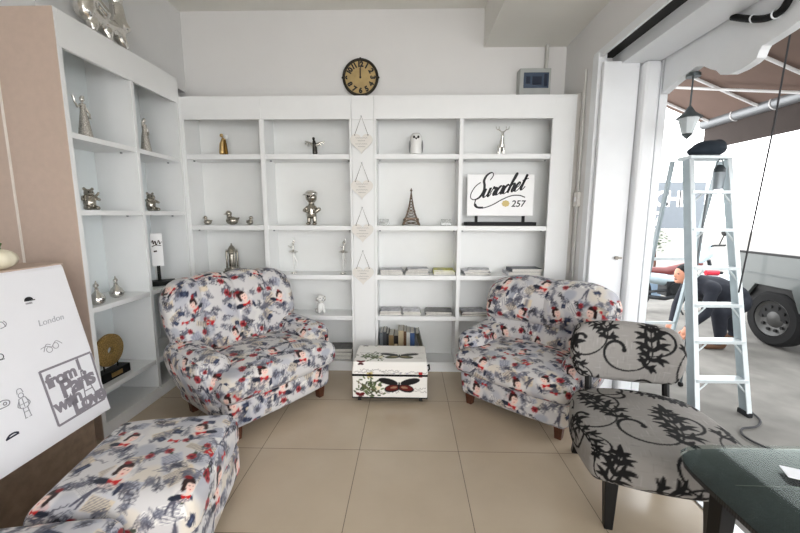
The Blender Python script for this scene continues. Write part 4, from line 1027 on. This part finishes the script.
# ladder
ld = thing('step_ladder', 'aluminium step ladder standing outside the doorway', 'ladder', (2.23,2.53,-.012))
al = mat('ladder_aluminium',(.80,.83,.84),.42,.35,var=.05); al2 = mat('ladder_channel_grey',(.62,.67,.69),.5,.3,var=.06)
def quad_beam(mb, p0, p1, w, d):
    p0, p1 = Vector(p0), Vector(p1); t = (p1-p0).normalized(); u = Vector((1,0,0)); u = (u-t*u.dot(t)).normalized(); v = t.cross(u)
    vs = [p+u*a*w/2+v*b_*d/2 for p in (p0,p1) for a, b_ in ((-1,-1),(1,-1),(1,1),(-1,1))]
    mb.add(vs, [(3,2,1,0),(4,5,6,7),(0,1,5,4),(1,2,6,5),(2,3,7,6),(3,0,4,7)]); return mb
rails = {}
BL, BR, TL, TR = Vector((-.170,0,.03)), Vector((.205,0,.03)), Vector((-.112,.40,1.85)), Vector((.180,.40,1.85))
for nm, a, b_ in (('L',BL,TL),('R',BR,TR)):
    r_ = quad_beam(MB(), a, b_, .014, .082).build('front_rail', al2, ld, smooth=False, bevel=.003); rails[nm] = r_
    off = Vector((.012 if nm == 'L' else -.012, -.036, 0)); off2 = Vector((.012 if nm == 'L' else -.012, .036, 0))
    quad_beam(MB(), a+Vector((.006 if nm == 'L' else -.006,-.041,0)), b_+Vector((.006 if nm == 'L' else -.006,-.041,0)), .034, .008).build('flange', al, r_, smooth=False, bevel=.002)
    MB().box(a+Vector((0,0,-.012)),(.034,.092,.036)).build('foot', mat('rubber_dark',(.10,.11,.12),.8), r_, smooth=False, bevel=.004)
for z in (.25,.52,.777,1.042,1.322,1.602):
    k = (z-.03)/1.82; a = BL.lerp(TL,k); b_ = BR.lerp(TR,k)
    st = MB().bx(a.x,b_.x,a.y-.05,a.y+.035,z-.012,z+.012).build('step', al, ld, smooth=False, bevel=.002)
    for q, sd in ((a,1),(b_,-1)): MB().tube([(q.x+sd*.008,q.y-.044,z-.085),(q.x+sd*.075,q.y-.046,z-.012)], .006, 6).build('brace', al, st)
MB().bx(TL.x-.008,TR.x+.012,TL.y-.05,TL.y+.10,1.85,1.878).build('top_cap', al, ld, smooth=False, bevel=.006)
RL, RRr = Vector((-.02,1.0,.02)), Vector((.32,1.0,.02)); TRL, TRR = TL+Vector((-.045,.09,0)), TR+Vector((.02,.09,0))
for a, b_ in ((RL,TRL),(RRr,TRR)): quad_beam(MB(), a, b_, .022, .034).build('rear_leg', al2, ld, smooth=False, bevel=.002)
for z in (.42,1.05): 
    k = (z-.02)/1.83; a = RL.lerp(TRL,k); b_ = RRr.lerp(TRR,k); MB().box((a+b_)/2,((b_-a).x,.014,.026)).build('rear_bar', al, ld, smooth=False)
pb = thing('paint_pot', 'small grey pot hanging from the top of the step ladder', 'pot', (2.345,2.90,1.615))
MB().lathe([(.034,0),(.040,.12),(.042,.125),(.036,.122),(.030,.008)]).build('pot', mat('pot_grey',(.55,.58,.60),.4,.4), pb)
MB().lathe([(.036,.112),(.038,.15),(.022,.175),(.012,.18)]).build('lid', mat('pot_dark',(.16,.19,.21),.5), pb)
MB().tube([(-.036,0,.13),(-.02,0,.20),(.0,0,.237),(.02,0,.20),(.036,0,.13)], .004, 6).build('handle', lm, pb)
s = MB(); s.ell((0,0,.03),(.13,.08,.065)); s.ell((-.07,0,.012),(.09,.07,.04)); s.ell((.07,.01,.045),(.06,.06,.06))
tag(s.build('dark_cloth', mat('dark_blue_cloth',(.12,.16,.20),.9), remesh=.012, loc=(2.31,2.98,1.895)), 'crumpled dark cloth lying on top of the step ladder', 'cloth')
pp = thing('roller_pole', 'dark paint roller pole leaning inside the step ladder', 'tool', (2.245,2.97,-.012))
MB().tube([(.05,.0,.02),(.085,.02,1.0),(.135,.06,1.60)], .010, 8).build('pole', mat('pole_grey',(.36,.38,.39),.4,.5), pp); MB().cone((.06,0,.02),(.04,0,.02),.02,.02).build('grip', BLACK, pp)
# cables on ground
tag(MB().tube(catmull([(2.50,2.56,.0),(2.46,2.44,.0),(2.36,2.36,0),(2.24,2.33,0),(2.18,2.24,0),(2.22,2.12,0),(2.36,2.02,0),(2.8,1.85,0)],8), .007, 6).build('power_cable', mat('dark_cord',(.22,.22,.23))), 'dark power cable lying on the concrete by the ladder foot', 'cable')
tag(MB().tube(catmull([(2.62,3.3,.0),(2.68,3.6,.0),(2.72,3.9,0),(2.9,4.3,0)],8), .007, 6).build('thin_cable', mat('dark_cord',(.22,.22,.23))), 'thin cable running across the concrete behind the ladder', 'cable')
# street banner
sb = thing('street_sign', 'blue-grey shop banner with white capitals seen through the ladder', 'sign', (3.55,5.5,-.012))
MB().bx(-1.0,.73,-.012,.012,1.235,1.905).build('panel', mat('sign_slate',(.45,.48,.51),.5,var=.03), sb, smooth=False)
s = MB(); add_text(s, 'SURA', .33, Matrix.Translation((.0,-.0135,1.555)) @ UPY, offset=.010, spacing=.78, depth=.002, align='RIGHT'); add_text(s, 'CHET', .31, Matrix.Translation((.0,-.0135,1.56)) @ UPY, offset=.009, spacing=.70, depth=.002); add_text(s, '257', .27, Matrix.Translation((.155,-.0135,1.29)) @ UPY, offset=.008, spacing=.9, depth=.002, align='RIGHT')
s.build('lettering', SIGNW, sb, smooth=False)
for x in (-.95,.68): MB().bx(x-.02,x+.02,.012,.05,0,1.9).build('post', al2, sb, smooth=False)
# truck
tk = thing('pickup_truck', 'grey pickup truck parked outside, its rear wheel in view', 'truck', (3.95,4.0,-.012))
tg_ = mat('truck_grey_paint',(.34,.36,.355),.4,.1,var=.02,coat=.3); tdk = mat('truck_black',(.06,.06,.065),.6)
# local: +y rear (away), x to the right (width)
side = [(.47,1.0),(.45,.72),(.40,.50),(.30,.50),(.20,.66),(-.20,.66),(-.30,.44),(-1.5,.44),(-1.5,1.0)]
for xx in (0, 1.50): MB().prism(side, 'x', xx, xx+.04).build('bed_side', tg_, tk, smooth=False, bevel=.006)
MB().bx(-.006,.05,-1.5,.47,.995,1.02).build('bed_rail', tdk, tk, smooth=False, bevel=.004)
MB().bx(-.010,.004,-1.5,.46,.775,.787).build('side_crease', mat('truck_shadow_line',(.36,.38,.38),.5), tk, smooth=False)
MB().bx(.04,1.5,-1.5,.5,.60,.66).build('bed_floor', tdk, tk, smooth=False); MB().bx(.04,1.5,-1.54,-1.5,.44,1.02).build('bed_front', tg_, tk, smooth=False)
MB().bx(.02,1.52,.52,1.02,.60,.64).build('tailgate', mat('tailgate_pale',(.70,.74,.76),.4,.1), tk, smooth=False, bevel=.01)
MB().bx(.1,1.44,.36,.56,.38,.50).build('bumper', tdk, tk, smooth=False, bevel=.01)
s = MB().bx(.06,.20,-.35,.35,.3,.64); s.build('wheel_well', tdk, tk, smooth=False)
for (yy, xx) in ((0,.02),(0,1.34),(-2.75,.02),(-2.75,1.34)):
    w = MB().lathe([(.20,-.08),(.275,-.085),(.302,-.06),(.306,0),(.302,.06),(.275,.085),(.20,.08),(.20,-.08)],n=40,cap=False).xform(Matrix.Translation((xx+.09,yy,.306)) @ Matrix.Rotation(PI/2,4,'Y')).build('tyre', mat('tyre_rubber',(.07,.07,.075),.85), tk)
    rm = MB().lathe([(.205,-.06),(.19,-.075),(.17,-.05),(.10,-.035),(.06,-.06),(.001,-.062)],n=32,cap=False).xform(Matrix.Translation((xx+.09,yy,.306)) @ Matrix.Rotation(PI/2,4,'Y')).build('rim', mat('wheel_steel',(.36,.36,.355),.45,.5), w)
    if yy == 0 and xx < 1:
        for a in range(10):
            an = a*PI/5; MB().cone((xx+.028,yy+.132*math.cos(an),.306+.132*math.sin(an)),(xx+.05,yy+.132*math.cos(an),.306+.132*math.sin(an)),.017,.017,8).build('rim_hole', tdk, w)
cab = [(-1.56,.44),(-1.56,1.05),(-1.70,1.55),(-2.75,1.55),(-3.1,1.08),(-3.75,1.0),(-3.8,.44),(-3.1,.44),(-3.0,.62),(-2.5,.62),(-2.4,.44)]
MB().prism(cab, 'x', 0, 1.54).build('cab', tg_, tk, smooth=False, bevel=.02); MB().prism([(-1.72,1.08),(-1.78,1.48),(-2.7,1.48),(-2.98,1.08)], 'x', -.004, .01).build('side_window', mat('dark_auto_glass',(.10,.12,.14),.1), tk, smooth=False)
rb = thing('red_bottle', 'red bottle with black cap lying on the truck tailgate', 'bottle', (4.05,4.90,.642))
MB().cone((-.09,.02,.02),(.05,-.01,.02),.038).build('body', mat('red_plastic',(.78,.12,.20),.35), rb); MB().cone((.05,-.01,.02),(.10,-.02,.02),.026,.018).build('cap', BLACK, rb)
s = MB(); s.ell((0,0,.06),(.24,.16,.07)); s.ell((.16,0,.05),(.14,.12,.06)); tag(s.build('cloth_bundle', mat('pale_blue_cloth',(.66,.76,.84),.9,var=.15), remesh=.02, loc=(4.26,4.66,.648)), 'pale blue cloth bundle on the open truck tailgate', 'cloth')
# motorbike
mk = thing('motorbike', 'parked motorbike with dark red seat seen behind the ladder', 'motorbike', (3.95,5.45,-.012))
mred = mat('bike_maroon',(.40,.17,.16),.5); mfair = mat('bike_pale_blue',(.70,.77,.80),.35); meng = mat('bike_engine',(.22,.23,.24),.45,.6,var=.3)
for x in (-.62,.62):
    w = MB().torus((x,0,.29),.245,.045,'y',36,8).build('tyre', mat('tyre_rubber',(.07,.07,.075)), mk); s = MB().torus((x,0,.29),.20,.012,'y',30,6).cone((x,-.05,.29),(x,.05,.29),.04)
    for a in range(8): s.tube([(x,0,.29),(x+.2*math.cos(a*PI/4),0,.29+.2*math.sin(a*PI/4))],.006,5)
    s.build('rim', wm, w)
MB().chain([(-.50,0,.62),(-.15,0,.60),(.12,0,.66),(.32,0,.72)],[.06,.07,.075,.06]).build('seat', mred, mk, remesh=.02)
s = MB(); s.chain([(-.52,0,.54),(-.2,0,.50),(.05,0,.44)],[.09,.10,.08]); s.chain([(.30,0,.75),(.44,0,.88),(.40,0,.98)],[.06,.08,.07]); s.chain([(.45,0,.62),(.62,0,.56),(.82,0,.50)],[.06,.05,.03]); s.build('fairing', mfair, mk, remesh=.02)
s = MB(); s.box((0,0,.36),(.34,.20,.22)); s.cone((-.05,-.12,.36),(-.05,.12,.36),.09); s.tube([(.1,-.1,.28),(-.2,-.12,.22),(-.65,-.13,.27)],.03); s.tube([(-.62,-.08,.29),(-.12,-.08,.34)],.02); s.tube([(.62,0,.29),(.46,0,.78)],.025); s.tube([(-.05,-.14,.30),(.12,-.16,.20)],.015); s.build('engine', meng, mk, ang=30)
s = MB().tube([(.40,-.32,1.02),(.42,-.12,1.0),(.44,0,.97),(.42,.12,1.0),(.40,.32,1.02)],.014).tube([(.40,-.22,1.01),(.42,-.26,1.16)],.007).tube([(.40,.22,1.01),(.42,.26,1.16)],.007); s.ell((.42,-.27,1.19),(.02,.06,.045)).ell((.42,.27,1.19),(.02,.06,.045)); s.build('handlebar', tdk, mk); MB().tube([(-.02,0,.26),(.0,-.24,.012)],.012).build('kickstand', tdk, mk)
# small potted tree beyond
pt = thing('potted_shrub', 'small leafy shrub in a pot beyond the motorbike', 'plant', (4.25,6.4,-.012))
MB().lathe([(.14,0),(.19,.34),(.21,.35),(.17,.35)]).build('pot', mat('pot_blue_grey',(.50,.58,.66),.5), pt); MB().tube([(0,0,.3),(.02,0,.6),(0,.01,.95)],[.025,.02,.012]).build('trunk', WOODLEG, pt)
s = MB(); r2 = random.Random(4)
for k in range(150):
    a, e, R = r2.random()*6.3, r2.uniform(-1.2,1.5), r2.uniform(.05,.2); c = Vector((R*math.cos(a)*math.cos(e),R*math.sin(a)*math.cos(e),.98+R*math.sin(e)*1.1))
    q = Matrix.Rotation(r2.random()*6,3,'Z') @ Matrix.Rotation(r2.uniform(-1,1),3,'X')
    s.add([c+q @ Vector(p) for p in ((-.03,0,0),(0,-.014,.004),(.045,0,0),(0,.014,.004))], [(0,1,2,3)])
s.build('foliage', mat('shrub_leaf',(.30,.38,.28),.6,var=.2), pt, smooth=False)

# ---- person squatting by the truck's rear
pe = thing('person', 'person in dark clothes and brown boots bending beside the truck wheel', 'person', (3.42,4.02,-.012), rad(0))
skin = mat('skin',(.72,.50,.40),.55,var=.05); navy = mat('navy_workwear',(.085,.10,.14),.9,var=.15,scale=30); boot = mat('brown_boot',(.34,.23,.15),.7)
# faces -X: hips at right, torso leaning forward, left knee forward
s = MB()
s.ell((.16,0,.50),(.14,.17,.13)); s.chain([(.14,0,.54),(-.06,0,.62),(-.24,0,.66)],[.145,.15,.13]); s.chain([(-.22,-.15,.66),(-.22,.15,.66)],[.085,.085])
s.chain([(-.28,0,.69),(-.37,0,.735)],[.055,.05])
s.chain([(.14,-.10,.48),(-.12,-.16,.40),(-.06,-.15,.09)],[.095,.075,.05]); s.chain([(.16,.10,.48),(.20,.15,.28),(.36,.14,.09)],[.095,.075,.05])
for sd in (-1, 1): s.chain([(-.23,sd*.17,.64),(-.30,sd*.21,.40),(-.40,sd*.12,.22)],[.062,.048,.036])
s.chain([(-.06,-.15,.06),(-.18,-.15,.04)],[.045,.035]); s.chain([(.36,.14,.07),(.25,.14,.04)],[.045,.035])
body = s.build('body', navy, pe, remesh=.014)
s = MB(); s.ell((-.42,0,.79),(.088,.075,.105)); s.ell((-.505,0,.775),(.018,.014,.018)); s.ell((-.47,0,.72),(.035,.04,.03))
for sd in (-1, 1): s.ell((-.41,sd*.078,.785),(.022,.010,.032))
s.build('head', skin, pe, remesh=.007)
s = MB().ell((-.40,0,.825),(.095,.082,.085)); s.build('hair', BLACK, pe, remesh=.008)
s = MB()
for sd in (-1,1): s.ell((-.497,sd*.030,.80),(.007,.012,.007))
s.ell((-.500,0,.737),(.008,.022,.006)); s.build('eyes_and_mouth', DARKINK, pe)
for sd in (-1, 1):
    s = MB(); y = sd*.12; s.chain([(-.40,y,.22),(-.425,y,.165)],[.032,.034])
    for q in range(4):
        fy = y+(q-1.5)*.019; L = [.05,.058,.054,.042][q]
        s.chain([(-.43,fy,.155),(-.445,fy,.155-L*.6),(-.432,fy,.155-L)],[.010,.009,.008],8)
    s.chain([(-.42,y-sd*.03,.185),(-.44,y-sd*.055,.155),(-.45,y-sd*.055,.13)],[.011,.010,.009],8); s.build('hand', skin, pe, remesh=.005)
for (bx_, by_) in ((-.06,-.15),(.36,.14)):
    s = MB(); s.chain([(bx_,by_,.16),(bx_+.01,by_,.06)],[.058,.05]); s.chain([(bx_+.01,by_,.045),(bx_-.15,by_,.036)],[.045,.036]); s.build('boot', boot, pe, remesh=.01)

# ================================================================== LIGHT, CAMERA
w = bpy.data.worlds.new('daylight'); bpy.context.scene.world = w; w.use_nodes = True
nt = w.node_tree; bg = nt.nodes['Background']; tc = nt.nodes.new('ShaderNodeTexCoord'); sp_ = nt.nodes.new('ShaderNodeSeparateXYZ')
rp = nt.nodes.new('ShaderNodeValToRGB'); nt.links.new(tc.outputs['Generated'], sp_.inputs[0]); nt.links.new(sp_.outputs['Z'], rp.inputs[0])
rp.color_ramp.elements[0].position = 0; rp.color_ramp.elements[0].color = (1,1,1,1); rp.color_ramp.elements[1].position = 1; rp.color_ramp.elements[1].color = (.94,.97,1,1)
nt.links.new(rp.outputs[0], bg.inputs['Color']); bg.inputs['Strength'].default_value = 3.9
cam = bpy.data.cameras.new('camera'); co = bpy.data.objects.new('camera', cam); C.objects.link(co)
cam.sensor_width = 36; cam.lens = 365.42*36/800; cam.clip_start = .02
pt_, yw, rl = .1411, -.0246, .0019
cp_, sp2, cy, sy = math.cos(pt_), math.sin(pt_), math.cos(yw), math.sin(yw)
fw = Vector((sy*cp_, cy*cp_, -sp2)); rt = Vector((cy,-sy,0)); up = rt.cross(fw)
rt2 = rt*math.cos(rl)+up*math.sin(rl); up2 = -rt*math.sin(rl)+up*math.cos(rl)
co.matrix_world = Matrix(((rt2.x,up2.x,-fw.x,0),(rt2.y,up2.y,-fw.y,0),(rt2.z,up2.z,-fw.z,1.4187),(0,0,0,1)))
sc_ = bpy.context.scene; sc_.camera = co
vs_ = sc_.view_settings; vs_.view_transform = 'Standard'; vs_.look = 'None'; vs_.gamma = 1; vs_.use_curve_mapping = False; vs_.exposure = .42
# ---- repeats carry a shared group phrase
GROUPS = {'magazine': 'magazines lying on the back bookcase shelves', 'book': 'books standing behind the trunk', 'heart_plaque': 'heart plaques hanging on the pillar', 'duck_figurine': 'pewter ducks on the back shelf',
          'ballerina_figurine': 'ballerinas on the back shelf', 'glass_block': 'glass candle blocks beside the tower model', 'bear_figurine': 'pewter bears in the left bookcase', 'lady_figurine': 'sequin ladies in the left bookcase',
          'silver_bottle': 'round silver bottles in the left bookcase', 'armchair': 'printed armchairs', 'ottoman': 'printed ottomans', 'bookcase': 'white open bookcases'}
for o in bpy.data.objects:
    if o.parent is None and o.get('label') and o.name.split('.')[0] in GROUPS: o['group'] = GROUPS[o.name.split('.')[0]]
